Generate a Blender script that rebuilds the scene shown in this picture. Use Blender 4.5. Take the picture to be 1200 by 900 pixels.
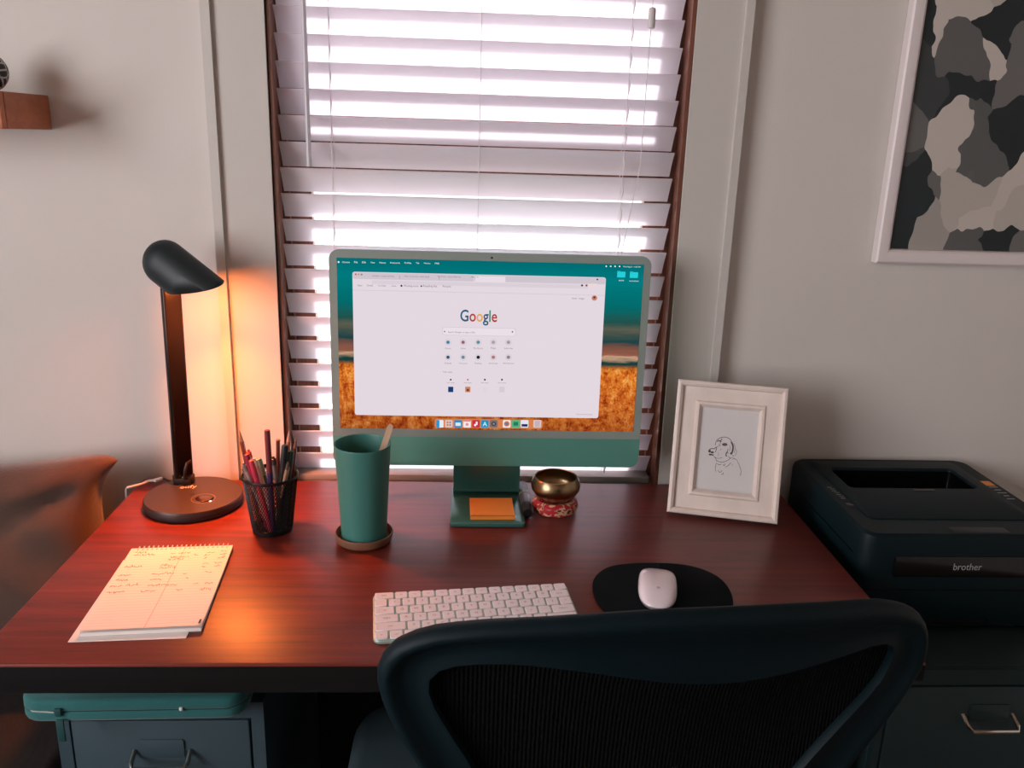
import bpy, bmesh, math, random
from mathutils import Vector, Matrix
import numpy as np

# ------------------------------------------------------------------ scene, camera, light
for o in list(bpy.data.objects): bpy.data.objects.remove(o)
S = bpy.context.scene
COL = S.collection
rnd = random.Random(7)
PI = math.pi

F_PX, PITCH, YAW, ROLL = 999.56, .2817, .0557, .0313
CAM = Vector((.0008, -1.5431, 1.3855))
_f = Vector((math.sin(YAW)*math.cos(PITCH), math.cos(YAW)*math.cos(PITCH), -math.sin(PITCH)))
_r = Vector((math.cos(YAW), -math.sin(YAW), 0)); _u = _r.cross(_f)
AX = _r*math.cos(ROLL) + _u*math.sin(ROLL)
AY = -_r*math.sin(ROLL) + _u*math.cos(ROLL)
cd = bpy.data.cameras.new('camera'); cam = bpy.data.objects.new('camera', cd); COL.objects.link(cam)
cd.sensor_fit = 'HORIZONTAL'; cd.sensor_width = 36; cd.lens = 36*F_PX/1200; cd.clip_start = .02
m = Matrix.Identity(4)
for i in range(3):
    m[i][0] = AX[i]; m[i][1] = AY[i]; m[i][2] = -_f[i]; m[i][3] = CAM[i]
cam.matrix_world = m
S.camera = cam

vs = S.view_settings
vs.view_transform = 'Standard'; vs.look = 'None'; vs.gamma = 1; vs.use_curve_mapping = False
vs.exposure = 0

W = bpy.data.worlds.new('overcast_sky'); S.world = W; W.use_nodes = True
W.node_tree.nodes['Background'].inputs[0].default_value = (.93, .95, 1, 1)
W.node_tree.nodes['Background'].inputs[1].default_value = 2.0

def light(name, typ, energy, col, loc, direction, **kw):
    d = bpy.data.lights.new(name, typ); d.energy = energy; d.color = col
    for k, v in kw.items(): setattr(d, k, v)
    o = bpy.data.objects.new(name, d); COL.objects.link(o); o.location = loc
    o.rotation_euler = Vector(direction).to_track_quat('-Z', 'Y').to_euler()
    return o
light('sun', 'SUN', 22.0, (1, .97, .95), (0, 3, 4), (0.05, -math.cos(.95), -math.sin(.95)), angle=.03)
# daylight entering through the window in the side wall of the room (window_2)
light('side_window_daylight', 'AREA', 60, (1, .945, .96), (-2.03, -2.1, 1.5), (1, .0, -.05),
      shape='RECTANGLE', size=1.7, size_y=1.3)

# ------------------------------------------------------------------ pixel helpers (1200 x 900 frame)
def ray(px, py): return _f*F_PX + AX*(px-600) + AY*(450-py)
def ony(px, py, y):
    w = ray(px, py); return CAM + w*((y-CAM.y)/w.y)
def onz(px, py, z):
    w = ray(px, py); return CAM + w*((z-CAM.z)/w.z)
def onplane(px, py, p0, n):
    w = ray(px, py); return CAM + w*((Vector(p0)-CAM).dot(n)/w.dot(n))

# ------------------------------------------------------------------ materials
MATS = {}
def srgb(r, g, b):
    f = lambda c: ((c/255+.055)/1.055)**2.4 if c > 10 else c/255/12.92
    return (f(r), f(g), f(b), 1)
def mat(name, col, rough=.5, metal=0, noise=None, bump=None, spec=.5, alpha=None, stretch=(1, 1, 1), coat=0, sheen=0):
    """col linear rgba; noise=(scale, amount) colour mottling; bump=(scale, strength)"""
    if name in MATS: return MATS[name]
    M = bpy.data.materials.new(name); M.use_nodes = True; nt = M.node_tree
    B = nt.nodes['Principled BSDF']
    B.inputs['Base Color'].default_value = col; B.inputs['Roughness'].default_value = rough
    B.inputs['Metallic'].default_value = metal; B.inputs['Specular IOR Level'].default_value = spec
    B.inputs['Coat Weight'].default_value = coat; B.inputs['Coat Roughness'].default_value = .15
    B.inputs['Sheen Weight'].default_value = sheen
    if noise or bump:
        tc = nt.nodes.new('ShaderNodeTexCoord'); mp = nt.nodes.new('ShaderNodeMapping')
        mp.inputs['Scale'].default_value = stretch
        nt.links.new(tc.outputs['Object'], mp.inputs[0])
    if noise:
        n = nt.nodes.new('ShaderNodeTexNoise'); n.inputs['Scale'].default_value = noise[0]; n.inputs['Detail'].default_value = 5
        nt.links.new(mp.outputs[0], n.inputs['Vector'])
        cr = nt.nodes.new('ShaderNodeValToRGB')
        a = noise[1]
        cr.color_ramp.elements[0].position = .3; cr.color_ramp.elements[1].position = .7
        cr.color_ramp.elements[0].color = tuple(c*(1-a) for c in col[:3])+(1,)
        cr.color_ramp.elements[1].color = tuple(min(1, c*(1+a)) for c in col[:3])+(1,)
        nt.links.new(n.outputs[0], cr.inputs[0]); nt.links.new(cr.outputs[0], B.inputs['Base Color'])
    if bump:
        n2 = nt.nodes.new('ShaderNodeTexNoise'); n2.inputs['Scale'].default_value = bump[0]; n2.inputs['Detail'].default_value = 4
        nt.links.new(mp.outputs[0], n2.inputs['Vector'])
        b = nt.nodes.new('ShaderNodeBump'); b.inputs['Strength'].default_value = bump[1]; b.inputs['Distance'].default_value = .002
        nt.links.new(n2.outputs[0], b.inputs['Height']); nt.links.new(b.outputs[0], B.inputs['Normal'])
    MATS[name] = M
    return M
def emit(name, col, strength=1.0):
    if name in MATS: return MATS[name]
    M = bpy.data.materials.new(name); M.use_nodes = True; nt = M.node_tree
    nt.nodes.clear()
    e = nt.nodes.new('ShaderNodeEmission'); o = nt.nodes.new('ShaderNodeOutputMaterial')
    e.inputs[0].default_value = col; e.inputs[1].default_value = strength
    nt.links.new(e.outputs[0], o.inputs[0]); MATS[name] = M
    return M
def ec(r, g, b): return emit('screen_%d_%d_%d' % (r, g, b), srgb(r, g, b))

def ramp(nt, stops, interp='LINEAR'):
    cr = nt.nodes.new('ShaderNodeValToRGB'); e = cr.color_ramp; e.interpolation = interp
    while len(e.elements) < len(stops): e.elements.new(.5)
    for el, (p, c) in zip(e.elements, stops): el.position = p; el.color = c
    return cr
def wood(name, c1, c2, rough=.35, scale=6, stretch=(.6, 7, 7), coat=0, bump=.15, spec=.5):
    if name in MATS: return MATS[name]
    M = bpy.data.materials.new(name); M.use_nodes = True; nt = M.node_tree; B = nt.nodes['Principled BSDF']
    tc = nt.nodes.new('ShaderNodeTexCoord'); mp = nt.nodes.new('ShaderNodeMapping'); mp.inputs['Scale'].default_value = stretch
    nt.links.new(tc.outputs['Object'], mp.inputs[0])
    n = nt.nodes.new('ShaderNodeTexNoise'); n.inputs['Scale'].default_value = scale; n.inputs['Detail'].default_value = 8
    n.inputs['Distortion'].default_value = .4; n.inputs['Roughness'].default_value = .65
    nt.links.new(mp.outputs[0], n.inputs['Vector'])
    cr = ramp(nt, [(.32, c1), (.52, tuple((a+b)/2 for a, b in zip(c1, c2))), (.72, c2)])
    nt.links.new(n.outputs[0], cr.inputs[0]); nt.links.new(cr.outputs[0], B.inputs['Base Color'])
    B.inputs['Roughness'].default_value = rough; B.inputs['Coat Weight'].default_value = coat
    B.inputs['Coat Roughness'].default_value = .2; B.inputs['Specular IOR Level'].default_value = spec
    b = nt.nodes.new('ShaderNodeBump'); b.inputs['Strength'].default_value = bump; b.inputs['Distance'].default_value = .001
    nt.links.new(n.outputs[0], b.inputs['Height']); nt.links.new(b.outputs[0], B.inputs['Normal'])
    MATS[name] = M
    return M

M_WALL = mat('painted_wall', srgb(214, 208, 203), .75, noise=(3, .03), bump=(220, .12))
M_TRIM = mat('painted_trim', srgb(202, 197, 192), .45, bump=(30, .08), stretch=(3, 3, .3))
M_CEIL = wood('bounce_dimming_ceiling', srgb(128, 104, 84), srgb(160, 132, 108), .6, 4, (6, .6, 6))  # brown timber made up for the unseen ceiling, to dim bounce onto the desk
M_FLOOR = wood('floor_boards', srgb(66, 46, 36), srgb(98, 70, 52), .45, 5, (6, .6, 6))
M_DESK = wood('mahogany_desk', srgb(80, 25, 17), srgb(126, 44, 30), .37, 7, (.55, 9, 9), coat=.0, bump=.05, spec=.45)
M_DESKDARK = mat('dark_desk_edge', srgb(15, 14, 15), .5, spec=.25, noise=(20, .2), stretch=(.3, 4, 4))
M_JAMB = wood('brown_window_wood', srgb(58, 28, 20), srgb(138, 84, 64), .4, 9, (7, 7, .5))
M_BLACK = mat('black_plastic', srgb(22, 27, 29), .45, bump=(900, .08))

# ------------------------------------------------------------------ mesh builder
I4 = Matrix.Identity(4)
def T(x=0, y=0, z=0): return Matrix.Translation((x, y, z))
def RX(a): return Matrix.Rotation(a, 4, 'X')
def RY(a): return Matrix.Rotation(a, 4, 'Y')
def RZ(a): return Matrix.Rotation(a, 4, 'Z')
def frame_from(a, b):
    """matrix whose z axis runs from a to b, origin a"""
    a, b = Vector(a), Vector(b); return T(*a) @ (b-a).to_track_quat('Z', 'Y').to_matrix().to_4x4()

def rrect(w, h, r, n=5):
    r = max(1e-5, min(r, w/2-1e-6, h/2-1e-6)); P = []
    for cx, cy, a0 in ((w/2-r, h/2-r, 0), (-w/2+r, h/2-r, PI/2), (-w/2+r, -h/2+r, PI), (w/2-r, -h/2+r, 1.5*PI)):
        for i in range(n+1):
            a = a0+PI/2*i/n; P.append((cx+r*math.cos(a), cy+r*math.sin(a)))
    return P
class MB:
    def __init__(s): s.v = []; s.f = []; s.m = []
    def add(s, vs_, fs, mi=0, M=None):
        k = len(s.v)
        s.v += [tuple(M @ Vector(p)) if M is not None else tuple(p) for p in vs_]
        s.f += [tuple(i+k for i in f) for f in fs]; s.m += [mi]*len(fs); return s
    def box(s, x0, x1, y0, y1, z0, z1, mi=0, M=None):
        v = [(x, y, z) for z in (z0, z1) for y in (y0, y1) for x in (x0, x1)]
        return s.add(v, [(0, 2, 3, 1), (4, 5, 7, 6), (0, 1, 5, 4), (2, 6, 7, 3), (0, 4, 6, 2), (1, 3, 7, 5)], mi, M)
    def loops(s, L, mi=0, M=None, cap0=True, cap1=True, close=True):
        n = len(L[0]); v = [p for l in L for p in l]; f = []
        for k in range(len(L)-1):
            for i in range(n if close else n-1):
                j = (i+1) % n; f.append((k*n+i, k*n+j, (k+1)*n+j, (k+1)*n+i))
        if cap0: f.append(tuple(range(n-1, -1, -1)))
        if cap1: f.append(tuple(range((len(L)-1)*n, len(L)*n)))
        return s.add(v, f, mi, M)
    def rbox(s, w, d, h, r=.01, c=.002, mi=0, M=None, n=5, cs=2, topc=None):
        """rounded-rect slab, base at z=0, plan w x d, corner r, edge rounding c"""
        L = []; tc = c if topc is None else topc
        for k in range(cs+1):
            a = PI/2*k/cs; i = c*(1-math.sin(a)); L.append([(x, y, c*(1-math.cos(a))) for x, y in rrect(w-2*i, d-2*i, r-i, n)])
        for k in range(cs+1):
            a = PI/2*k/cs; i = tc*(1-math.cos(a)); L.append([(x, y, h-tc+tc*math.sin(a)) for x, y in rrect(w-2*i, d-2*i, r-i, n)])
        return s.loops(L, mi, M)
    def lathe(s, prof, seg=32, mi=0, M=None, closed=False):
        L = [[(r*math.cos(2*PI*i/seg), r*math.sin(2*PI*i/seg), z) for i in range(seg)] for r, z in prof]
        if closed: L.append(L[0])
        return s.loops(L, mi, M, not closed and prof[0][0] > 1e-4, not closed and prof[-1][0] > 1e-4)
    def tube(s, path, r, seg=8, mi=0, M=None, closed=False):
        P = [Vector(p) for p in path]; L = []; n = len(P); up = None
        R_ = r if isinstance(r, (list, tuple)) else [r]*n
        for i in range(n):
            t = (P[(i+1) % n]-P[i-1]) if closed else (P[min(i+1, n-1)]-P[max(i-1, 0)])
            t.normalize()
            if up is None: up = Vector((0, 0, 1)) if abs(t.z) < .9 else Vector((1, 0, 0))
            a = t.cross(up)
            if a.length < 1e-6: a = t.orthogonal()
            a.normalize(); b = a.cross(t).normalized(); up = b
            L.append([tuple(P[i]+(a*math.cos(2*PI*k/seg)+b*math.sin(2*PI*k/seg))*R_[i]) for k in range(seg)])
        if closed: L.append(L[0])
        return s.loops(L, mi, M, not closed, not closed)
    def prism(s, pts, z0, z1, mi=0, M=None):
        return s.loops([[(x, y, z0) for x, y in pts], [(x, y, z1) for x, y in pts]], mi, M)
    def sphere(s, r, seg=20, rings=12, mi=0, M=None, sz=1):
        return s.lathe([(max(r*math.sin(PI*k/rings), 1e-5), -r*sz*math.cos(PI*k/rings)) for k in range(rings+1)], seg, mi, M)
    def ribbon(s, pts, w, z=0, mi=0, M=None):
        """flat pen stroke in the xy plane"""
        P = [Vector((p[0], p[1])) for p in pts]; v = []
        for i, p in enumerate(P):
            t = P[min(i+1, len(P)-1)]-P[max(i-1, 0)]
            t = t.normalized() if t.length > 1e-9 else Vector((1, 0)); n_ = Vector((-t.y, t.x))*w/2
            v += [(p.x+n_.x, p.y+n_.y, z), (p.x-n_.x, p.y-n_.y, z)]
        return s.add(v, [(2*i+1, 2*i+3, 2*i+2, 2*i) for i in range(len(P)-1)], mi, M)
    def mesh(s, name, mats, smooth=35):
        me = bpy.data.meshes.new(name); me.from_pydata(s.v, [], s.f)
        for mm in (mats if isinstance(mats, (list, tuple)) else [mats]): me.materials.append(mm)
        me.polygons.foreach_set('material_index', s.m)
        bm = bmesh.new(); bm.from_mesh(me)
        bmesh.ops.remove_doubles(bm, verts=bm.verts, dist=1e-6)
        bmesh.ops.recalc_face_normals(bm, faces=bm.faces); bm.to_mesh(me); bm.free()
        if smooth:
            me.polygons.foreach_set('use_smooth', [True]*len(me.polygons)); me.set_sharp_from_angle(angle=math.radians(smooth))
        return me
    def build(s, name, mats, parent=None, M=None, smooth=35):
        return link(name, s.mesh(name, mats, smooth), parent, M)
def link(name, me, parent=None, M=None):
    o = bpy.data.objects.new(name, me); COL.objects.link(o)
    if parent is not None: o.parent = parent
    if M is not None: o.matrix_local = M
    return o
def tag(o, label, cat, group=None, kind=None):
    o['label'] = label; o['category'] = cat
    if group: o['group'] = group
    if kind: o['kind'] = kind
    return o
def thing(name, label, cat, M=None, group=None):
    o = bpy.data.objects.new(name, None); COL.objects.link(o); o.empty_display_size = .05
    if M is not None: o.matrix_world = M
    return tag(o, label, cat, group)
def struct(name, mb, mats, label, cat, parent=None):
    o = mb.build(name, mats, parent)
    if parent is None: tag(o, label, cat, kind='structure')
    return o
def text_mesh(txt, name, mats, w=None, h=None, x=0, y=0, align='l', depth=0, colors=None, shear=0, bold=0):
    """text mesh in xy plane: fitted to width w (and height h); origin at left/centre, baseline y"""
    cu = bpy.data.curves.new('t', 'FONT'); cu.body = txt; cu.size = 1; cu.resolution_u = 3; cu.extrude = depth; cu.shear = shear; cu.offset = bold
    ob = bpy.data.objects.new('t', cu); COL.objects.link(ob)
    if colors:
        for mm in mats: cu.materials.append(mm)
        for i, c in enumerate(colors): cu.body_format[i].material_index = c
    dg = bpy.context.evaluated_depsgraph_get(); me = bpy.data.meshes.new_from_object(ob.evaluated_get(dg))
    me.name = name
    bpy.data.objects.remove(ob); bpy.data.curves.remove(cu)
    if not colors:
        me.materials.clear(); me.materials.append(mats)
    xs = [v.co.x for v in me.vertices]; ys = [v.co.y for v in me.vertices]
    x0, x1, y1 = min(xs), max(xs), max(ys)
    sx = w/(x1-x0) if w else h/y1
    sy = h/y1 if h else sx
    off = {'l': 0, 'c': -(x1-x0)/2*sx}[align]
    for v in me.vertices: v.co = ((v.co.x-x0)*sx+off+x, v.co.y*sy+y, v.co.z*sx)
    return me

# ------------------------------------------------------------------ ROOM
XL, XR, YB, ZC = -2.05, 2.2, -4.0, 2.55
OX0, OX1, OZ0, OZ1 = -.345, .384, .70, 1.98           # opening of the desk window
def wall_with_hole(a0, a1, h, b0, b1, z0, z1, pos, thick, axis):
    mb = MB()
    for (p0, p1, q0, q1) in ((a0, b0, 0, h), (b1, a1, 0, h), (b0, b1, 0, z0), (b0, b1, z1, h)):
        if axis == 'y': mb.box(p0, p1, pos, pos+thick, q0, q1)
        else: mb.box(pos-thick, pos, p0, p1, q0, q1)
    return mb
struct('wall_back', wall_with_hole(XL, XR, ZC, OX0, OX1, OZ0, OZ1, 0, .16, 'y'), M_WALL, 'off white painted wall around the window with the blind', 'wall')
struct('wall_left', wall_with_hole(YB, .16, ZC, -3.05, -1.15, .75, 2.25, XL, .12, 'x'), M_WALL, 'off white side wall with a tall window', 'wall')
struct('wall_right', MB().box(XR, XR+.1, YB, .16, 0, ZC), M_WALL, 'plain off white side wall past the printer', 'wall')
struct('wall_rear', MB().box(XL, XR, YB-.1, YB, 0, ZC), M_WALL, 'plain off white wall opposite the window', 'wall')
struct('floor', MB().box(XL, XR, YB, .16, -.05, 0), M_FLOOR, 'dark brown wooden floor under the desk', 'floor')
struct('ceiling', MB().box(XL, XR, YB, .16, ZC, ZC+.05), M_CEIL, 'unseen ceiling in made-up brown timber that dims bounced light', 'ceiling')
struct('ground', MB().box(-15, 15, .4, 25, -.6, -.5), mat('pale_paving', srgb(190, 186, 178), .9, noise=(2, .1)), 'pale paved ground outside the window', 'ground')

# casing around the desk window
def casing(name, x0, x1, label):
    mb = MB().box(x0, x1, -.018, 0, .0, OZ1+.1)
    return mb
left = MB().box(-.4395, -.339, -.018, 0, .02, OZ1+.1).box(-.4400, -.4245, -.026, 0, .02, OZ1+.1)
struct('trim_1', left, M_TRIM, 'white window casing beside the desk lamp', 'window trim')
right = MB().box(.377, .4705, -.018, 0, .02, OZ1+.1).box(.457, .471, -.027, 0, .02, OZ1+.1)
struct('trim_2', right, M_TRIM, 'white window casing behind the dog drawing frame', 'window trim')
struct('trim_3', MB().box(-.44, .471, -.018, 0, OZ1, OZ1+.1), M_TRIM, 'white head casing above the window', 'window trim')

# window_1 : brown timber jambs, sashes and panes
w1 = thing('window_1', 'brown timber sash window behind the white blind', 'window'); w1['kind'] = 'structure'
for sx, xa in ((1, OX0), (-1, OX1)):
    mb = MB().box(min(xa, xa+sx*.008), max(xa, xa+sx*.008), -.012, .16, OZ0, OZ1)
    mb.box(min(xa, xa+sx*.014), max(xa, xa+sx*.014), -.012, .008, OZ0, OZ1)
    mb.box(min(xa, xa+sx*.020), max(xa, xa+sx*.020), .052, .066, OZ0, OZ1)
    mb.build('jamb', M_JAMB, w1)
MB().box(OX0, OX1, -.012, .16, OZ1-.02, OZ1).build('head_jamb', M_JAMB, w1)
MB().box(OX0, OX1, -.016, .17, OZ0, .7345).build('window_sill', mat('sill_paint', srgb(150, 128, 118), .4, noise=(8, .08)), w1)
def sash(y0, z0, z1, rb, rt, nm):
    p = MB()
    p.box(OX0+.008, OX0+.058, y0, y0+.024, z0, z1).box(OX1-.058, OX1-.008, y0, y0+.024, z0, z1)
    p.box(OX0+.058, OX1-.058, y0, y0+.024, z0, z0+rb).box(OX0+.058, OX1-.058, y0, y0+.024, z1-rt, z1)
    o = p.build(nm, M_JAMB, w1)
    g = MB().box(OX0+.058, OX1-.058, y0+.010, y0+.014, z0+rb, z1-rt)
    return o, g
M_GLASS = bpy.data.materials.new('window_glass'); M_GLASS.use_nodes = True
_nt = M_GLASS.node_tree; _nt.nodes.clear()
_o = _nt.nodes.new('ShaderNodeOutputMaterial'); _mx = _nt.nodes.new('ShaderNodeMixShader'); _t = _nt.nodes.new('ShaderNodeBsdfTransparent'); _g = _nt.nodes.new('ShaderNodeBsdfGlossy')
_g.inputs['Roughness'].default_value = .02; _mx.inputs[0].default_value = .06; _t.inputs[0].default_value = (.97, .98, .97, 1)
_nt.links.new(_t.outputs[0], _mx.inputs[1]); _nt.links.new(_g.outputs[0], _mx.inputs[2]); _nt.links.new(_mx.outputs[0], _o.inputs[0])
o, g = sash(.066, .7345, 1.415, .012, .105, 'lower_sash'); g.build('pane', M_GLASS, o)
o, g = sash(.094, 1.385, OZ1-.02, .075, .05, 'upper_sash'); g.build('pane', M_GLASS, o)

# window_2 : the side window that lights the room (outside the picture)
w2 = thing('window_2', 'white framed window in the side wall', 'window'); w2['kind'] = 'structure'
mb = MB()
for a, b, c, d in ((-3.05, -2.99, .75, 2.25), (-1.21, -1.15, .75, 2.25), (-2.99, -1.21, .75, .81), (-2.99, -1.21, 2.19, 2.25)):
    mb.box(XL-.10, XL-.05, a, b, c, d)
mb.build('window_frame', M_TRIM, w2)
MB().box(XL-.078, XL-.074, -2.99, -1.21, .81, 2.19).build('pane', M_GLASS, w2)

# ------------------------------------------------------------------ VENETIAN BLIND
M_SLAT = bpy.data.materials.new('white_slat'); M_SLAT.use_nodes = True
_nt = M_SLAT.node_tree; _nt.nodes.clear()
_o = _nt.nodes.new('ShaderNodeOutputMaterial'); _mx = _nt.nodes.new('ShaderNodeMixShader')
_d = _nt.nodes.new('ShaderNodeBsdfPrincipled'); _t = _nt.nodes.new('ShaderNodeBsdfTranslucent')
_d.inputs['Base Color'].default_value = srgb(232, 226, 230); _d.inputs['Roughness'].default_value = .5
_t.inputs[0].default_value = (.92, .88, .95, 1); _mx.inputs[0].default_value = .42
_nt.links.new(_d.outputs[0], _mx.inputs[1]); _nt.links.new(_t.outputs[0], _mx.inputs[2]); _nt.links.new(_mx.outputs[0], _o.inputs[0])
M_CORD = mat('white_cord', srgb(225, 220, 222), .7)
M_WAND = mat('grey_wand', srgb(196, 192, 200), .35)
blind = thing('venetian_blind', 'white horizontal slat blind hanging in the brown window', 'blind', T(.0165, .03, OZ1-.02))
BL0 = Vector((.0165, .03, OZ1-.02))
def bl(p): return Vector(p)-BL0
SX0, SX1 = -.3315, .3645
half = (SX1-SX0)/2
# one slat, inner edge high, outer edge low; slightly crowned; origin at its centre
def slat_mesh():
    mb = MB(); L = []
    n = 6; ch = .0497; a = math.radians(55.5); th = .0026
    up = []; lo = []
    for i in range(n+1):
        t = -ch/2+ch*i/n; b = .0016*(1-(2*t/ch)**2)
        up.append((t, b+th/2)); lo.append((t, b-th/2))
    prof = up+lo[::-1]
    ca, sa = math.cos(a), math.sin(a)
    pts = [(p*ca+q*sa, -p*sa+q*ca) for p, q in prof]      # (y, z): runs back and down
    L = [[(x, y, z) for y, z in pts] for x in (-half, half)]
    return mb.loops(L).mesh('slat', M_SLAT, 30)
SM = slat_mesh()
zt = 1.5851+.0437*8
zs_ = []
k = 0
while True:
    z_top = zt-.0437*k - (.0006*max(0, k-12))
    if z_top < .79: break
    if z_top < OZ1-.07:
        zs_.append(z_top)
        o = link('slat', SM, blind, T(*bl(((SX0+SX1)/2, .029, z_top-.0205))) @ RX(math.radians(rnd.uniform(-.7, .7))) @ RY(rnd.uniform(-.0012, .0012)))
    k += 1
MB().box(-half, half, -.028, .028, -.055, 0).build('headrail', M_SLAT, blind)
MB().rbox(2*half, .046, .013, .003, .0015, M=T(*bl(((SX0+SX1)/2, .032, .735)))).build('bottom_rail', mat('shaded_rail', srgb(150, 138, 132), .5), blind)  # grey puts the shade on the rail's front into its colour
for cx in (-.2405, .017, .274):
    ld = MB()
    for yy in (.0135, .0445):
        ld.tube([bl((cx, yy, .75)), bl((cx, yy, OZ1-.05))], .0006, 5)
    for z_top in zs_:
        ld.tube([bl((cx, .0135, z_top-.001)), bl((cx, .0445, z_top-.045))], .0005, 4)
        if cx != .017:
            ld.tube([bl((cx+.001, .0115, z_top-.012)), bl((cx+.0015, .0095, z_top-.022)), bl((cx+.001, .0135, z_top-.036))], [.0007, .0014, .0006], 5)
    ld.build('ladder_cord', M_CORD, blind)
MB().tube([bl((-.276, -.0, OZ1-.06)), bl((-.2765, -.008, 1.6)), bl((-.276, -.009, 1.326))], [.003, .0042, .0042], 8).build('tilt_wand', M_WAND, blind)
MB().tube([bl((.303, 0, OZ1-.06)), bl((.3022, -.008, 1.6)), bl((.300, -.008, 1.34)), bl((.279, -.006, 1.2)), bl((.262, -.006, 1.05)), bl((.262, .0, .80))], .0008, 6).build('pull_cord', M_CORD, blind)
MB().lathe([(.0035, 0), (.0060, .0008), (.0063, .003), (.0063, .029), (.0058, .0315), (.003, .033)], 16, M=T(*bl((.3022, -.008, 1.568)))).build('cord_tassel', mat('grey_tassel', srgb(205, 200, 200), .5), blind)

# ------------------------------------------------------------------ DESK
DZ = .75; YF = -.6126; YK = -.0275
desk = thing('desk', 'reddish brown mahogany desk with a dark edge under the window', 'desk', T(0, -.32, 0))
MB().rbox(1.2, YK-YF, .028, .003, .0025, M=T(0, (YF+YK)/2+.32, DZ-.028)).build('desktop', [M_DESK], desk)
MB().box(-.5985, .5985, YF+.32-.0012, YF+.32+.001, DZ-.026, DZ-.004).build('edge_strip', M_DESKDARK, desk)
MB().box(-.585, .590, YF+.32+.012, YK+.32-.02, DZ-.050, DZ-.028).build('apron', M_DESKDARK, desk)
MB().box(-.56, .56, YK+.32-.05, YK+.32-.034, .08, DZ-.05).build('under_desk_shade_sheet', M_DESKDARK, desk)  # dark sheet added as the shade below the desk, hiding the lit wall
for x in (-.583, .545):
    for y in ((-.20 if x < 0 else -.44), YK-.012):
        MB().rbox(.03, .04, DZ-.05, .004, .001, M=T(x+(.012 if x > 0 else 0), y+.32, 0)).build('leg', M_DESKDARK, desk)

# ------------------------------------------------------------------ ALL-IN-ONE COMPUTER
M_BEZ = mat('grey_green_bezel', srgb(142, 154, 148), .35)
M_CHIN = mat('teal_green_aluminium', srgb(98, 164, 150), .4, metal=.12, bump=(900, .03))
M_STAND = mat('teal_stand', srgb(66, 116, 108), .25, metal=.35)
TILT = math.radians(2.1)
CM = T(.0405, -.113, .8165) @ RX(-TILT)          # local: x across, z up the screen, -y toward the viewer
comp = thing('desktop_computer', 'thin teal green all-in-one computer with a lit search page', 'computer', T(.0405, -.15, DZ))
CR = comp.matrix_world.inverted() @ CM
BWd, BHt = .547, .3805
RR = Matrix(((1, 0, 0, 0), (0, 0, 1, 0), (0, 1, 0, 0), (0, 0, 0, 1)))   # xy-profile to xz
def face(w, h, r, x, z, y0, y1, c=.0012):
    """rounded plate in the screen plane: front at y0 (towards the viewer), back at y1"""
    mb = MB()
    return mb.rbox(w, h, y1-y0, r, c, M=T(x, y1, z) @ RX(PI/2), n=6)
face(BWd, BHt, .017, 0, BHt/2, 0, .0105).build('housing', M_CHIN, comp, CR)
# glass bezel: rounded at the top corners only
bz = []
for x, y in rrect(BWd-.0012, BHt, .0165, 6):
    bz.append((x, max(y+BHt/2, .0540)))
mbz = MB().loops([[(x, -.0008, z) for x, z in bz], [(x, .0004, z) for x, z in bz]]); mbz.build('bezel', M_BEZ, comp, CR)
SCN = (CM.to_3x3() @ Vector((0, -1, 0))).normalized(); SCP = CM @ Vector((0, -.001, 0)); CMI = CM.inverted()
def scr(px, py):
    p = CMI @ onplane(px, py, SCP, SCN); return p.x, p.z
A = [scr(393.5, 303.5), scr(752, 308.5), scr(744.5, 503), scr(396, 504.5)]
SX_0, SX_1, SZ_0, SZ_1 = -.260, .260, (A[2][1]+A[3][1])/2, (A[0][1]+A[1][1])/2
print('screen corners', A, 'active', SZ_0, SZ_1)
# wallpaper
M_WP = bpy.data.materials.new('field_wallpaper'); M_WP.use_nodes = True
nt = M_WP.node_tree; nt.nodes.clear()
out = nt.nodes.new('ShaderNodeOutputMaterial'); em = nt.nodes.new('ShaderNodeEmission'); nt.links.new(em.outputs[0], out.inputs[0])
tc = nt.nodes.new('ShaderNodeTexCoord'); sep = nt.nodes.new('ShaderNodeSeparateXYZ'); nt.links.new(tc.outputs['Generated'], sep.inputs[0])
def node(t, **kw):
    n_ = nt.nodes.new(t)
    for k_, v_ in kw.items(): setattr(n_, k_, v_)
    return n_
def noise(scale, sx, sz, det=4, rough=.6):
    mp = node('ShaderNodeMapping'); mp.inputs['Scale'].default_value = (sx, 1, sz); nt.links.new(tc.outputs['Generated'], mp.inputs[0])
    n_ = node('ShaderNodeTexNoise'); n_.inputs['Scale'].default_value = scale; n_.inputs['Detail'].default_value = det; n_.inputs['Roughness'].default_value = rough
    nt.links.new(mp.outputs[0], n_.inputs['Vector']); return n_
def math_(op, a, b):
    n_ = node('ShaderNodeMath', operation=op)
    for i, q in enumerate((a, b)):
        if isinstance(q, (int, float)): n_.inputs[i].default_value = q
        else: nt.links.new(q, n_.inputs[i])
    return n_.outputs[0]
n1 = noise(5, 1.6, 7)
wob = math_('MULTIPLY', math_('SUBTRACT', n1.outputs[0], .5), .07)
v2 = math_('ADD', sep.outputs[2], wob)
sky = ramp(nt, [(0, srgb(30, 60, 52)), (.425, srgb(18, 62, 60)), (.452, srgb(200, 160, 130)), (.462, srgb(150, 92, 72)), (.52, srgb(110, 76, 66)),
                (.545, srgb(24, 66, 70)), (.585, srgb(60, 78, 70)), (.62, srgb(92, 92, 78)), (.66, srgb(34, 80, 74)), (.74, srgb(4, 104, 104)), (.9, srgb(0, 122, 126)), (1, srgb(0, 108, 114))])
nt.links.new(v2, sky.inputs[0])
n2a = noise(11, 3.2, 1.6, 3, .6); n2b = noise(30, 5, 2.2, 5, .75)
class _O: pass
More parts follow.
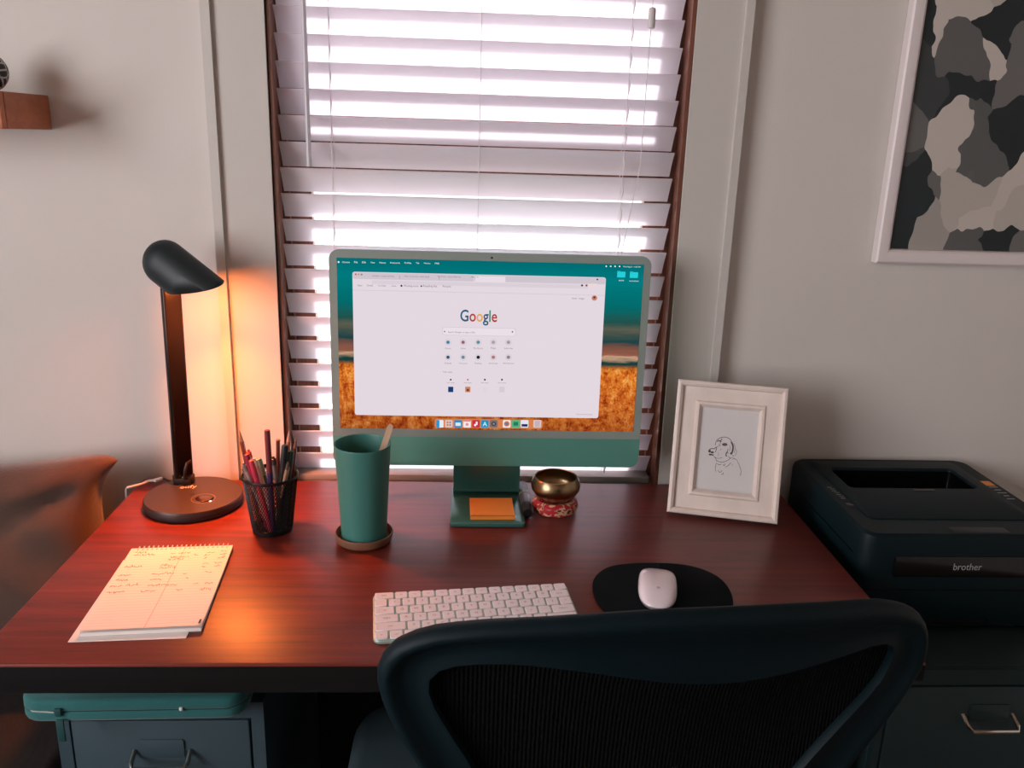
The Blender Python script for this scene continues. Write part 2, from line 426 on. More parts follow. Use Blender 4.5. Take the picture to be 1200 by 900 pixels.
n2 = _O(); n2.outputs = [math_('ADD', math_('MULTIPLY', n2a.outputs[0], .55), math_('MULTIPLY', n2b.outputs[0], .45))]
fl = ramp(nt, [(.34, srgb(96, 30, 18)), (.43, srgb(176, 74, 28)), (.52, srgb(228, 130, 46)), (.64, srgb(250, 190, 108))])
nt.links.new(n2.outputs[0], fl.inputs[0])
fl2 = ramp(nt, [(0, (.55, .45, .5, 1)), (.2, (.85, .75, .75, 1)), (.36, (1, 1, .9, 1)), (.42, (.6, .62, .6, 1))]); nt.links.new(sep.outputs[2], fl2.inputs[0])
mul = node('ShaderNodeMix', data_type='RGBA', blend_type='MULTIPLY'); mul.inputs[0].default_value = 1
nt.links.new(fl.outputs[0], mul.inputs[6]); nt.links.new(fl2.outputs[0], mul.inputs[7])
edge = ramp(nt, [(.385, (0, 0, 0, 1)), (.41, (1, 1, 1, 1))])
nt.links.new(math_('ADD', sep.outputs[2], math_('MULTIPLY', math_('SUBTRACT', n2.outputs[0], .5), .05)), edge.inputs[0])
mx = node('ShaderNodeMix', data_type='RGBA'); nt.links.new(edge.outputs[0], mx.inputs[0]); nt.links.new(mul.outputs[2], mx.inputs[6]); nt.links.new(sky.outputs[0], mx.inputs[7])
nt.links.new(mx.outputs[2], em.inputs[0])
screen = MB().box(SX_0, SX_1, -.0013, -.0009, SZ_0, SZ_1).build('screen', M_WP, comp, CR, smooth=0)
screen['label'] = 'lit display with an orange field wallpaper'
# everything drawn on the screen: thin layers, sub-parts of the screen
LY = [-.0014]
def plate(name, px0, py0, px1, py1, col, r=.0012, layer=1, parent=screen):
    (x0, z1), (x1, z0) = scr(px0, py0), scr(px1, py1)
    y = -.0014-.0001*layer
    pts = [(x+(x0+x1)/2, z+(z0+z1)/2) for x, z in rrect(abs(x1-x0), abs(z1-z0), r, 4)]
    mb = MB().add([(x, y, z) for x, z in pts], [tuple(range(len(pts)))])
    return mb.build(name, col if not isinstance(col, tuple) else ec(*col), parent, smooth=0)
def disc(name, px, py, rpx, col, layer=3):
    return plate(name, px-rpx, py-rpx, px+rpx, py+rpx, col, .1, layer)
def stext(txt, name, px, py, wpx, col, hpx=None, layer=3, colors=None, center=False):
    x0, z0 = scr(px, py); x1, _ = scr(px+wpx, py); _, z1 = scr(px, py-(hpx or 1))
    me = text_mesh(txt, name, col if colors else (ec(*col) if isinstance(col, tuple) else col), w=x1-x0, h=(z1-z0) if hpx else None, align='c' if center else 'l', colors=colors, bold=.014 if colors else 0)
    return link(name, me, screen, T(x0, -.0014-.0001*layer, z0) @ RX(PI/2))
# browser window
(wx0, wz1), (wx1, wz0) = scr(413, 318.3), scr(701, 490)
def wrect(name, a0, b0, a1, b1, col, r, layer):
    """rect in window fractions (0..1, from top left)"""
    x0, x1 = wx0+(wx1-wx0)*a0, wx0+(wx1-wx0)*a1; z1, z0 = wz1-(wz1-wz0)*b0, wz1-(wz1-wz0)*b1
    pts = [(x+(x0+x1)/2, z+(z0+z1)/2) for x, z in rrect(x1-x0, z1-z0, r, 4)]
    return MB().add([(x, -.0014-.0001*layer, z) for x, z in pts], [tuple(range(len(pts)))]).build(name, ec(*col), screen, smooth=0)
wrect('browser_window', 0, 0, 1, 1, (228, 216, 224), .004, 1)
wrect('tab_bar', .002, .003, .998, .048, (206, 196, 206), .003, 2)
wrect('active_tab', .475, .010, .60, .048, (232, 221, 229), .0015, 3)
for i, cx in enumerate((.115, .27, .41)): wrect('tab_divider', cx+.068, .018, cx+.0695, .042, (150, 140, 150), .0003, 3)
wrect('address_bar', .075, .054, .93, .080, (218, 207, 215), .002, 3)
wrect('toolbar_line', .0, .122, 1, .125, (205, 195, 204), .0002, 3)
for i, c in enumerate(((214, 70, 70), (214, 150, 70), (110, 150, 90))): disc('window_button', 417+i*3.4, 321.4+.1*i, 1.1, c, 4)
for i, (t, x, w) in enumerate((('Untitled - notes and lists', 436, 26), ('How to choose a desk setup', 474, 29), ('My Drive - shared files list', 513, 27), ('New Tab', 552, 8.5))):
    stext(t, 'tab_title', x, 324.0+i*.4, w, (120, 110, 120), layer=4)
for t, x in (('Apps', 419), ('Gmail', 430), ('YouTube', 443), ('News', 459), ('Writing tools', 473), ('Reading list', 496), ('Recipes', 519)):
    stext(t, 'bookmark', x, 335.2+(x-419)*.012, len(t)*1.35, (110, 100, 110), layer=4)
disc('bookmark_icon', 470.5, 334.9, 1.2, (30, 30, 40), 4); disc('bookmark_icon', 493.8, 335.2, 1.0, (30, 30, 40), 4)
for x, c in ((682, (60, 40, 40)), (687.3, (140, 60, 50))): disc('toolbar_icon', x, 334.4, 1.2, c, 4)
disc('toolbar_icon', 700, 327.4, 1.0, (70, 40, 50), 4)
plate('update_button', 689.5, 332.2, 699.5, 336.4, (236, 214, 214), .001, 4)
stext('Gmail   Images', 'page_link', 670, 350.3, 15, (110, 100, 110), layer=4)
disc('profile_picture', 696.5, 349.2, 3.1, (196, 130, 110), 4); disc('profile_picture', 696.5, 348.4, 1.3, (110, 50, 40), 5)
# the search logo
cols = [ec(40, 92, 120), ec(178, 60, 55), ec(226, 168, 90), ec(60, 130, 110)]
stext('Google', 'search_logo', 539.3, 376.2, 43.2, cols, hpx=13.6, layer=4, colors=[0, 1, 2, 0, 3, 1])
plate('search_box', 518.3, 383.0, 604.5, 394.2, (208, 197, 205), .004, 3)
plate('search_box', 518.8, 383.5, 604.0, 393.7, (234, 223, 230), .004, 4)
stext('Search Google or type a URL', 'search_hint', 525, 389.8, 32, (110, 100, 110), layer=5)
disc('search_icon', 521, 388.4, .9, (130, 120, 128), 5); disc('search_icon', 600.5, 388.8, .9, (100, 90, 100), 5)
ic = [[(60, 130, 160), (150, 100, 110), (90, 140, 160), (170, 160, 168), (160, 150, 158)], [(40, 90, 120), (100, 140, 160), (30, 30, 36), (190, 110, 110), (140, 130, 138)]]
for r_ in range(2):
    for c_ in range(5):
        X, Y = 525+17.7*c_, 401+17.5*r_
        disc('shortcut_icon', X, Y, 4.1, (216, 207, 216), 3); disc('shortcut_icon', X, Y, 2.0, ic[r_][c_], 4)
        stext(('Photos', 'Inbox', 'My library', 'Files', 'Subscribe', 'Friends', 'Word game', 'Reading', 'Bookmarks', 'Add shortcut')[r_*5+c_], 'shortcut_name', X, Y+7.9, len(('Photos', 'Inbox', 'My library', 'Files', 'Subscribe', 'Friends', 'Word game', 'Reading', 'Bookmarks', 'Add shortcut')[r_*5+c_])*1.12, (130, 120, 130), layer=4, center=True)
stext('Your carts', 'card_title', 519, 436.5, 11, (110, 100, 110), layer=4)
for c_ in range(4):
    X = 528.2+20*c_
    disc('card_icon', X, 444.8, 1.1, ((70, 60, 70), (200, 110, 120), (30, 30, 30), (60, 40, 40))[c_], 4)
    stext('Item name', 'card_caption', X, 449, 9, (140, 130, 140), layer=4, center=True)
    plate('card_picture', X-3, 453, X+3, 459.5, ((30, 60, 110), (196, 130, 100), (222, 214, 220), (212, 204, 210))[c_], .0008, 4)
disc('card_picture', 548.2, 457, 1.5, (130, 50, 40), 5)
stext('Customize this page', 'page_link', 675, 486, 19, (150, 140, 150), layer=4)
# menu bar, folders, dock
disc('menu_logo', 396.8, 307.0, 1.1, (235, 245, 245), 2)
x = 401
for t, w in (('Chrome', 9), ('File', 4), ('Edit', 4.6), ('View', 5.2), ('History', 7.6), ('Bookmarks', 11.5), ('Profiles', 8), ('Tab', 4), ('Window', 8), ('Help', 5)):
    stext(t, 'menu_item', x, 308.0+(x-401)*.012, w, (235, 245, 245), layer=2); x += w+5.2
for i in range(4): disc('menu_icon', 710.4+5.2*i, 312.0+.05*i, .85, (235, 245, 245), 2)
stext('Wed Aug 31  11:09 AM', 'menu_clock', 730, 313.1, 20.5, (235, 245, 245), layer=2)
for X, Y, t in ((728, 321.8, 'scans'), (742.8, 322.4, 'screenshots')):
    plate('folder_icon', X-4.6, Y-3.6, X+4.6, Y+3.4, (38, 206, 216), .0008, 2); plate('folder_tab', X-4.6, Y-4.5, X-.8, Y-3.2, (30, 180, 196), .0004, 2)
    stext(t, 'folder_name', X, Y+7.5, 6 if t == 'scans' else 11, (230, 240, 240), layer=3, center=True)
plate('dock', 509.5, 490.3, 635.5, 502.6, (214, 128, 78), .003, 2)
dk = [(515.3, (235, 235, 240)), (526, (214, 196, 190)), (536.8, (40, 140, 190)), (547.3, (240, 232, 236)), (557.8, (200, 50, 70)), (568.2, (24, 150, 190)), (578.6, (120, 110, 112)),
      (593.8, (236, 230, 230)), (604.4, (70, 180, 130)), (614.7, (228, 226, 236)), (629.6, (214, 200, 206))]
for i, (X, c) in enumerate(dk): plate('dock_icon', X-4.4, 492.0, X+4.4, 501.0, c, .0018, 3)
plate('icon_detail', 511.0, 492.1, 515.0, 500.9, (40, 150, 210), .0012, 4); plate('icon_detail', 533.8, 495, 539.8, 499, (220, 232, 240), .0004, 4)
for q in range(4): plate('icon_detail', 523.6+3*(q % 2), 494+3*(q//2), 525.4+3*(q % 2), 495.8+3*(q//2), (190, 100, 80), .0003, 4)
disc('icon_detail', 547.3, 497.2, 1.8, (220, 150, 150), 4); plate('icon_detail', 543.2, 492.1, 551.4, 494, (226, 120, 120), .0005, 4)
disc('icon_detail', 556.8, 498, 1.4, (245, 235, 240), 4); plate('icon_detail', 557.6, 494, 559.6, 497.8, (245, 235, 240), .0002, 4)
stext('A', 'icon_detail', 568.2, 499.2, 5, (240, 245, 250), layer=4, center=True)
disc('icon_detail', 578.6, 496.5, 2.7, (70, 64, 68), 4); disc('icon_detail', 578.6, 496.5, 1.2, (150, 140, 144), 5)
disc('icon_detail', 593.8, 496.5, 3.2, (200, 120, 70), 4); disc('icon_detail', 593.8, 496.5, 1.7, (90, 120, 170), 5)
plate('icon_detail', 601.8, 494.4, 607, 498.6, (40, 120, 90), .0006, 4)
plate('icon_detail', 611.2, 496.8, 618.2, 499.8, (30, 40, 90), .0004, 4); plate('icon_detail', 626.8, 493, 632.4, 500.2, (200, 176, 180), .0006, 4)
x, z = scr(576.3, 302.2)
MB().lathe([(.0017, 0), (.0017, .0004), (.0001, .0005)], 14, M=T(x, -.0008, z) @ RX(PI/2)).build('webcam', mat('lens_black', srgb(10, 12, 14), .15), comp, CR)
# stand: neck plate leaning back, foot plate, one bent sheet
cl = lambda p: comp.matrix_world.inverted() @ Vector(p)
SW = .127
neck = MB()
ft0 = -.2235; bend = -.0915
path = [(-.107, .860), (-.0975, .82), (-.0905, .778), (-.0895, .768), (-.0905, .7625), (-.0945, .7585)]
def sheet(mb, path, w, th, x=0):
    L = []
    for i, (y, z) in enumerate(path):
        a = Vector((path[min(i+1, len(path)-1)][0]-path[max(i-1, 0)][0], path[min(i+1, len(path)-1)][1]-path[max(i-1, 0)][1])).normalized()
        n_ = Vector((-a.y, a.x))*th/2
        L.append([(x-w/2, y+n_.x, z+n_.y), (x+w/2, y+n_.x, z+n_.y), (x+w/2, y-n_.x, z-n_.y), (x-w/2, y-n_.x, z-n_.y)])
    return mb.loops(L)
sheet(neck, [(y+.15, z-DZ) for y, z in path], SW-.006, .006).build('stand_neck', M_STAND, comp)
MB().rbox(SW+.001, bend-ft0+.022, .0075, .006, .0015, M=T(0, (ft0+bend)/2+.15+.010, .0)).build('stand_foot', M_STAND, comp)
MB().rbox(.14, .05, .06, .01, .002, M=CR @ T(0, .0105, .05) @ RX(-PI/2) @ T(0, -.03, 0)).build('stand_hinge', M_STAND, comp)

# sticky notes on the stand foot
pa, pb, pc, pd = onz(550, 582, .7655), onz(599, 582, .7655), onz(603, 604.5, .7655), onz(553, 605, .7655)
NC = (pa+pb+pc+pd)/4
st = thing('sticky_note_pad', 'orange pad of sticky notes on the computer stand', 'note pad', T(NC.x, NC.y, .7576) @ RZ(.02))
nw = .0757
MB().box(-nw/2, nw/2, -nw/2, nw/2, 0, .0065).build('note_stack', mat('orange_paper', srgb(236, 136, 44), .8, bump=(300, .1)), st)
MB().add([(-nw/2, -nw/2, .0085), (nw/2, -nw/2, .0078), (nw/2, 0, .0069), (nw/2, nw/2, .0067), (-nw/2, nw/2, .0067), (-nw/2, 0, .0070)], [(0, 1, 2, 5), (5, 2, 3, 4)]).build('top_note', mat('orange_paper_top', srgb(244, 146, 52), .8), st)

# ------------------------------------------------------------------ DESK LAMP
M_LAMP = mat('bronze_black_metal', srgb(58, 42, 36), .32, metal=.6)
M_HEAD = mat('dark_teal_shell', srgb(16, 30, 34), .5)
LC = Vector((-.4735, -.137, DZ))
lamp = thing('desk_lamp', 'dark desk lamp with round base and glowing scoop head', 'lamp', T(*LC))
MB().lathe([(.078, 0), (.0815, .002), (.0825, .006), (.0825, .0155), (.081, .0178), (.0001, .018)], 64).build('base', [mat('lamp_base', srgb(62, 46, 40), .42, metal=.3)], lamp)
MB().lathe([(.0826, .004), (.0829, .005), (.0829, .009), (.0826, .010)], 64, closed=False).build('base_ring', mat('rubber', srgb(18, 18, 20), .6), lamp)
SB = Vector((-.5055, -.0865, DZ+.018)); ST = Vector((-.4995, -.0925, 1.125))
q = frame_from(SB-LC, ST-LC)
Ls = (ST-SB).length
stm = MB(); ux = Vector((1, .25, 0)).normalized()
stm.rbox(.0325, .015, Ls-.012, .005, .001, M=T(*(SB-LC)) @ Matrix.Shear('XY', 4, (0, 0)) @ ((ST-SB).to_track_quat('Z', 'Y').to_matrix().to_4x4()) @ RZ(-.1) @ T(0, 0, .012))
ob = stm.build('stem', mat('stem_metal', srgb(40, 32, 30), .28, metal=.7), lamp)
MB().rbox(.037, .02, .016, .006, .002, M=T(*(SB-LC)) @ RZ(-.1)).build('stem_foot', M_LAMP, lamp)
MB().tube([SB-LC+Vector((.006, -.014, .012)), SB-LC+Vector((.009, -.016, .03)), SB-LC+Vector((.012, -.012, .042)), SB-LC+Vector((.016, -.006, .044))], .003, 8).build('hinge_loop', M_LAMP, lamp)
# head: a capsule cut obliquely
E0 = ony(194, 308, -.115); ax = Vector((.80, -.36, -.52)).normalized(); HR = .0365
P0 = ony(236, 341.5, -.175); nrm = Vector((.24, .17, -.955)).normalized()
_dep = (Vector((0, 1, 0))-ax*ax.y).normalized(); _th = _dep.cross(ax)
HM = Matrix.Identity(4)
for i in range(3): HM[i][0] = _th[i]; HM[i][1] = _dep[i]*.82; HM[i][2] = ax[i]; HM[i][3] = E0[i]
def capsule_cut(r, shift, fill):
    mb = MB(); prof = [(max(r*math.sin(PI/2*k_/8), 1e-5), -r*math.cos(PI/2*k_/8)) for k_ in range(9)]+[(r, .05), (r, .1), (r, .2)]
    mb.lathe(prof, 48, M=HM)
    bm = bmesh.new(); vv = [bm.verts.new(p) for p in mb.v]
    for f in mb.f: bm.faces.new([vv[i] for i in f])
    res = bmesh.ops.bisect_plane(bm, geom=bm.verts[:]+bm.edges[:]+bm.faces[:], plane_co=P0-nrm*shift, plane_no=nrm, clear_outer=True)
    cut = [e for e in res['geom_cut'] if isinstance(e, bmesh.types.BMEdge)]
    if fill:
        vl = []
        bmesh.ops.holes_fill(bm, edges=cut, sides=0)
        cap = [f for f in bm.faces if len(f.verts) > 8 and abs(f.normal.dot(nrm)) > .98]
        bmesh.ops.delete(bm, geom=[f for f in bm.faces if f not in cap], context='FACES')
    bm.transform(T(*(-LC)))
    me = bpy.data.meshes.new('m'); bm.to_mesh(me); bm.free()
    me.polygons.foreach_set('use_smooth', [True]*len(me.polygons)); me.set_sharp_from_angle(angle=math.radians(40))
    return me
me = capsule_cut(HR, 0, False); me.materials.append(M_HEAD)
hd = link('lamp_shade', me, lamp)
sd = hd.modifiers.new('thick', 'SOLIDIFY'); sd.thickness = .0022; sd.offset = 0
me = capsule_cut(HR-.002, .010, True); me.materials.append(emit('warm_diffuser', (1, .5, .2, 1), 4))
df = link('diffuser', me, lamp); df['label'] = 'glowing warm diffuser'
cen = sum((v.co for v in me.vertices), Vector())/max(1, len(me.vertices)) + LC
print('diffuser', len(me.vertices), cen, 'E0', E0, 'P0', P0)
light('lamp_light', 'AREA', 3.3, (1, .21, .035), cen+nrm*.003, (.05, -.16, -1), shape='DISK', size=.05, spread=math.radians(104))
light('lamp_glow', 'AREA', 1.35, (1, .205, .03), cen+nrm*.003, (.08, .14, -1), shape='DISK', size=.05)
MB().tube([ST-LC-Vector((.0, 0, .008)), ST-LC+Vector((.002, -.004, .006)), E0-LC+Vector((.012, .004, -.030))], .0075, 10).build('head_joint', M_LAMP, lamp)
me = text_mesh('eufy', 'logo_lettering', mat('grey_print', srgb(206, 190, 180), .5), w=.0285)
_e = onz(210.5, 572.5, DZ+.0183)-LC
link('logo_lettering', me, lamp, T(_e.x, _e.y, .0183) @ RZ(.19))
MB().lathe([(.0185, 0), (.0195, .0003), (.0205, 0)], 40, M=T(.022, -.018, .0179)).build('control_ring', mat('ring_metal', srgb(150, 120, 98), .3, metal=.8), lamp)
MB().lathe([(.0001, 0.0003), (.013, .0003), (.0135, 0)], 32, M=T(.022, -.018, .0179)).build('control_pad', mat('pad_metal', srgb(110, 80, 62), .25, metal=.9), lamp)
MB().lathe([(.0001, 0.0006), (.0022, .0005), (.0025, 0)], 12, M=T(.0375, -.030, .018)).build('indicator', emit('white_led', (1, .9, .8, 1), 2.0), lamp)
MB().lathe([(.0001, 0.0004), (.004, .0004), (.0045, 0)], 16, M=T(-.002, -.001, .018)).build('power_button', M_BLACK, lamp)
def spline(P, n=5):
    R_ = []
    for i in range(len(P)-1):
        p0, p1, p2, p3 = P[max(i-1, 0)], P[i], P[i+1], P[min(i+2, len(P)-1)]
        for k_ in range(n):
            t = k_/n; R_.append(.5*((2*p1)+(p2-p0)*t+(2*p0-5*p1+4*p2-p3)*t*t+(3*p1-p0-3*p2+p3)*t**3))
    return R_+[P[-1]]
MB().tube(spline([Vector((-.516, -.0760, .757))-LC, Vector((-.524, -.0700, .757))-LC, onz(190.5, 560.3, .7572)-LC]), .0018, 8).build('lead', M_BLACK, lamp)
p = [onz(190, 560.5, .757), onz(182.5, 562.8, .757), onz(174, 563.5, .757), onz(166, 567, .757)]
cp = p+[Vector((-.6040, -.082, .7568)), Vector((-.6100, -.081, .7535)), Vector((-.6125, -.080, .744)), Vector((-.6125, -.078, .70)), Vector((-.6125, -.06, .55)), Vector((-.6125, -.05, .3)), Vector((-.613, -.04, .006))]
pcb = thing('power_cable', 'thin white cable running from the lamp over the desk edge', 'cable', T(*cp[-1]))
MB().tube(spline([c-cp[-1] for c in cp]), .0022, 8).build('cord', M_CORD, pcb)
MB().rbox(.0085, .0055, .016, .002, .0008, M=frame_from(p[0]-cp[-1], p[1]-cp[-1])).build('plug', M_CORD, pcb)

# ------------------------------------------------------------------ PEN CUP AND PENS
PC = Vector((-.3155, -.236, DZ)); RT, RB, PH = .0437, .0315, .097
M_MESH = mat('black_wire', srgb(20, 22, 24), .4, metal=.5)
cup = thing('pen_cup', 'black wire mesh pen cup full of pens', 'pen cup', T(*PC))
wires = MB(); NW = 56
def cr_(z): return RB+(RT-RB)*z/PH
for s in (1, -1):
    for i in range(NW):
        pth = []
        for k_ in range(13):
            z = .003+(PH-.006)*k_/12; a = 2*PI*i/NW+s*.62*k_/12*PI/2*1.35
            pth.append((cr_(z)*math.cos(a), cr_(z)*math.sin(a), z))
        wires.tube(pth, .00062, 3)
wires.build('wire_mesh', M_MESH, cup)['kind'] = 'stuff'
MB().lathe([(RT-.001, PH-.004), (RT+.0012, PH-.003), (RT+.0016, PH), (RT+.0004, PH+.002), (RT-.0012, PH)], 48, closed=True).build('rim', M_MESH, cup)
MB().lathe([(.0001, .0), (RB-.001, 0), (RB+.001, .001), (RB+.0012, .008), (RB-.0005, .009), (RB-.001, .002), (.0001, .002)], 48).build('cup_base', M_MESH, cup)
def plastic(n_, *c, rough=.3): return mat(n_, srgb(*c), rough)
pens = [ # name, label, (top px), (rim px), y, radius, body, tip, kind
 ('pencil', 'sharpened brown wooden pencil leaning left in the mesh cup', (280.5, 504), (287, 556), -.225, .0035, (128, 60, 44), (176, 120, 90), 'pencil'),
 ('ballpoint_pen', 'clear ballpoint pen with a red top in the mesh cup', (291, 527), (299, 561), -.222, .0038, (206, 170, 160), (196, 60, 50), 'pen'),
 ('felt_pen', 'magenta felt pen in the mesh cup', (288.5, 532), (297, 561), -.243, .0045, (158, 34, 76), (140, 24, 60), 'marker'),
 ('felt_pen', 'pinkish red felt pen in the mesh cup', (294, 539), (300.5, 562), -.262, .0043, (206, 62, 82), (190, 50, 70), 'marker'),
 ('ballpoint_pen', 'grey and white ballpoint pen beside the pinkish red felt pen', (285, 543), (293, 562), -.262, .0036, (150, 130, 124), (120, 110, 108), 'pen'),
 ('ballpoint_pen', 'white ballpoint pen with a pale green end in the mesh cup', (298, 537), (306, 562), -.236, .0040, (188, 170, 160), (190, 214, 190), 'pen'),
 ('felt_pen', 'green felt pen in the mesh cup', (303, 537), (310, 562), -.222, .0048, (74, 104, 92), (120, 150, 130), 'marker'),
 ('felt_pen', 'tall purple felt pen with a maroon cap standing in the mesh cup', (313, 504), (316.5, 562), -.262, .0046, (62, 44, 92), (112, 40, 44), 'capped'),
 ('ballpoint_pen', 'silver ballpoint pen behind the purple felt pen', (320, 535), (324, 562), -.246, .0040, (140, 130, 126), (60, 60, 64), 'pen'),
 ('pencil', 'blunt reddish brown pencil in the mesh cup', (326, 515), (326, 560), -.222, .0036, (112, 54, 40), (170, 92, 70), 'blunt'),
 ('felt_pen', 'black felt pen standing in the mesh cup', (334, 521), (331, 561), -.258, .0052, (26, 36, 40), (22, 30, 34), 'marker'),
 ('pencil', 'salmon pink pencil in the mesh cup', (339, 504), (336, 557), -.222, .0040, (176, 100, 80), (196, 140, 116), 'pencil'),
 ('felt_pen', 'dark teal felt pen standing in the mesh cup', (341, 528), (338, 559), -.250, .0048, (26, 74, 70), (20, 60, 58), 'marker'),
 ('pencil', 'dark brown pencil leaning right in the mesh cup', (347, 512), (343, 556), -.235, .0034, (84, 44, 36), (150, 100, 80), 'pencil'),
 ('ballpoint_pen', 'thin tan ballpoint pen between the black and teal felt pens', (338, 541), (335, 561), -.262, .0028, (176, 132, 104), (90, 70, 60), 'pen'),
]
for i, (nm, lb, tp, rp, y, r, c1, c2, kind) in enumerate(pens):
    top, rim = ony(*tp, y), ony(*rp, y)
    d = rim-PC; d.z = 0
    if d.length > RT-.002-r: rim = PC+d.normalized()*(RT-.003-r)+Vector((0, 0, rim.z-PC.z))
    t = (DZ+.0045-top.z)/(rim.z-top.z); bot = top+(rim-top)*t
    d = bot-PC; d.z = 0; mxr = RB-.004-r
    if d.length > mxr: bot = PC+d.normalized()*mxr+Vector((0, 0, .0045))
    L = (top-bot).length
    th = thing(nm, lb, 'pencil' if nm == 'pencil' else 'pen', frame_from(bot, top), 'pens in the mesh cup')
    B1 = mat('pen_%d' % i, srgb(*c1), .3); B2 = mat('pen_tip_%d' % i, srgb(*c2), .4)
    if kind == 'pencil':
        MB().lathe([(r*.8, 0), (r, .001), (r, L-.02), (r*.95, L-.0195)], 6).build('barrel', B1, th)
        MB().lathe([(r*.92, L-.0195), (r*.3, L-.004), (r*.05, L)], 8).build('point', B2, th)
    elif kind == 'blunt':
        MB().lathe([(r*.8, 0), (r, .001), (r, L-.002)], 6).build('barrel', B1, th)
        MB().lathe([(r, L-.002), (r*.95, L), (r*.3, L+.0003), (.0001, L+.0003)], 12).build('point', B2, th)
    elif kind == 'capped':
        MB().lathe([(r*.6, 0), (r*.92, .004), (r*.92, L*.62)], 14).build('barrel', B1, th)
        MB().lathe([(r, L*.60), (r, L-.003), (r*.9, L), (.0001, L)], 14).build('cap', B2, th)
    elif kind == 'pen':
        MB().lathe([(r*.3, 0), (r*.9, .012), (r, .02), (r, L-.014)], 12).build('barrel', B1, th)
        MB().lathe([(r*1.04, L-.014), (r*1.04, L-.004), (r*.6, L-.003), (r*.55, L), (.0001, L)], 12).build('push_button', B2, th)
        MB().box(-r*.35, r*.35, -r*1.55, -r*1.1, L-.04, L-.008).build('clip', B2, th)
    else:
        MB().lathe([(r*.7, 0), (r, .003), (r, L-.03)], 14).build('barrel', B1, th)
        MB().lathe([(r*1.03, L-.03), (r*1.03, L-.004), (r*.85, L-.0008), (r*.4, L), (.0001, L)], 14).build('cap', B2, th)

# ------------------------------------------------------------------ TUMBLER, SAUCER, STICK
TC = Vector((-.1608, -.2718, DZ))
sau = MB().lathe([(.0001, 0), (.041, 0), (.0445, .003), (.0468, .014), (.0462, .0158), (.0447, .0158), (.0430, .012), (.0415, .004), (.0001, .0035)], 56)
o = sau.build('coaster', mat('brown_cork_wood', srgb(116, 78, 58), .55, noise=(60, .15)), None, T(*TC)); tag(o, 'round brown wooden coaster dish under the teal tumbler', 'coaster')
tb = MB().lathe([(.0001, .0), (.0340, 0), (.0358, .002), (.0440, .1585), (.0448, .1615), (.0443, .1630), (.0432, .1625), (.0424, .1595), (.0345, .006), (.0001, .005)], 64)
M_TUMB = mat('matt_teal_tumbler', srgb(58, 122, 114), .45)
o = tb.build('tumbler', M_TUMB, None, T(TC.x, TC.y, DZ+.0037)); tag(o, 'tall matt teal tumbler standing in its brown dish', 'tumbler')
s1 = ony(458.5, 497, -.275); s0 = Vector((-.176, -.268, DZ+.011))
sM = frame_from(s0, s1) @ RZ(PI*.5)
stk = MB(); L = (s1-s0).length
pts = [(-.0045, 0), (.0045, 0), (.0046, L*.5), (.0048, L-.006), (.003, L-.001), (0, L), (-.003, L-.001), (-.0048, L-.006), (-.0046, L*.5)]
stk.prism(pts, -.001, .001, M=Matrix(((0, 0, 1, 0), (1, 0, 0, 0), (0, 1, 0, 0), (0, 0, 0, 1))))
# turn the flat of the stick to the room
o = stk.build('wooden_stirrer', mat('pale_wood', srgb(196, 160, 134), .6, noise=(40, .1), stretch=(3, 3, .3)), None, frame_from(s0, s1)); tag(o, 'flat pale wooden stirrer leaning in the teal tumbler', 'stirrer')

# ------------------------------------------------------------------ SINGING BOWL
BC = Vector((.1615, -.1490, DZ))
M_RED = mat('red_brocade', srgb(150, 22, 34), .6, noise=(70, .25), bump=(200, .3))
ring = thing('bowl_cushion', 'round red cushion ring with gold pattern under the brass bowl', 'cushion', T(*BC))
MB().lathe([(.022, .003), (.0385, .0015), (.0415, .010), (.040, .0175), (.033, .0225), (.022, .020), (.018, .012)], 48, closed=True).build('cover', M_RED, ring)
nt = M_RED.node_tree; B = nt.nodes['Principled BSDF']; tc = nt.nodes.new('ShaderNodeTexCoord')
nz = nt.nodes.new('ShaderNodeTexNoise'); nz.inputs['Scale'].default_value = 62; nz.inputs['Detail'].default_value = 1.5; nz.inputs['Distortion'].default_value = 1.6
nt.links.new(tc.outputs['Object'], nz.inputs['Vector'])
cr = ramp(nt, [(.0, srgb(156, 20, 34)), (.54, srgb(170, 26, 40)), (.57, srgb(200, 160, 126)), (.66, srgb(206, 170, 140)), (.69, srgb(92, 22, 30))]); nt.links.new(nz.outputs[0], cr.inputs[0]); nt.links.new(cr.outputs[0], B.inputs['Base Color'])
M_BRASS = mat('aged_brass', srgb(156, 132, 100), .3, metal=1.0, noise=(30, .2), bump=(60, .15))
bw = MB().lathe([(.0001, 0), (.020, .0005), (.034, .009), (.0425, .022), (.0438, .030), (.0408, .040), (.0378, .0448), (.0362, .0452), (.0355, .0440), (.0385, .038), (.0415, .029), (.040, .021), (.032, .011), (.019, .0025), (.0001, .002)], 64)
o = bw.build('singing_bowl', M_BRASS, None, T(BC.x, BC.y, DZ+.0185)); tag(o, 'small brass singing bowl on the red cushion ring', 'bowl')
mal = thing('bowl_mallet', 'short dark wooden mallet with silver bands beside the brass bowl', 'mallet', frame_from((.1105, -.189, DZ+.0098), (.1085, -.064, DZ+.0098)))
MB().lathe([(.0001, 0), (.008, .0005), (.0095, .003), (.0095, .122), (.007, .126), (.0001, .1265)], 24).build('handle', mat('ebony', srgb(20, 22, 24), .4), mal)
MB().lathe([(.0096, .0300), (.0098, .031), (.0098, .0700), (.0096, .071)], 24).build('grip', mat('grey_leather', srgb(74, 68, 70), .4), mal)
for z in (.073, .079): MB().lathe([(.0096, z), (.0101, z+.0007), (.0101, z+.0018), (.0096, z+.0025)], 24).build('band', mat('silver', srgb(200, 196, 190), .25, metal=1), mal)

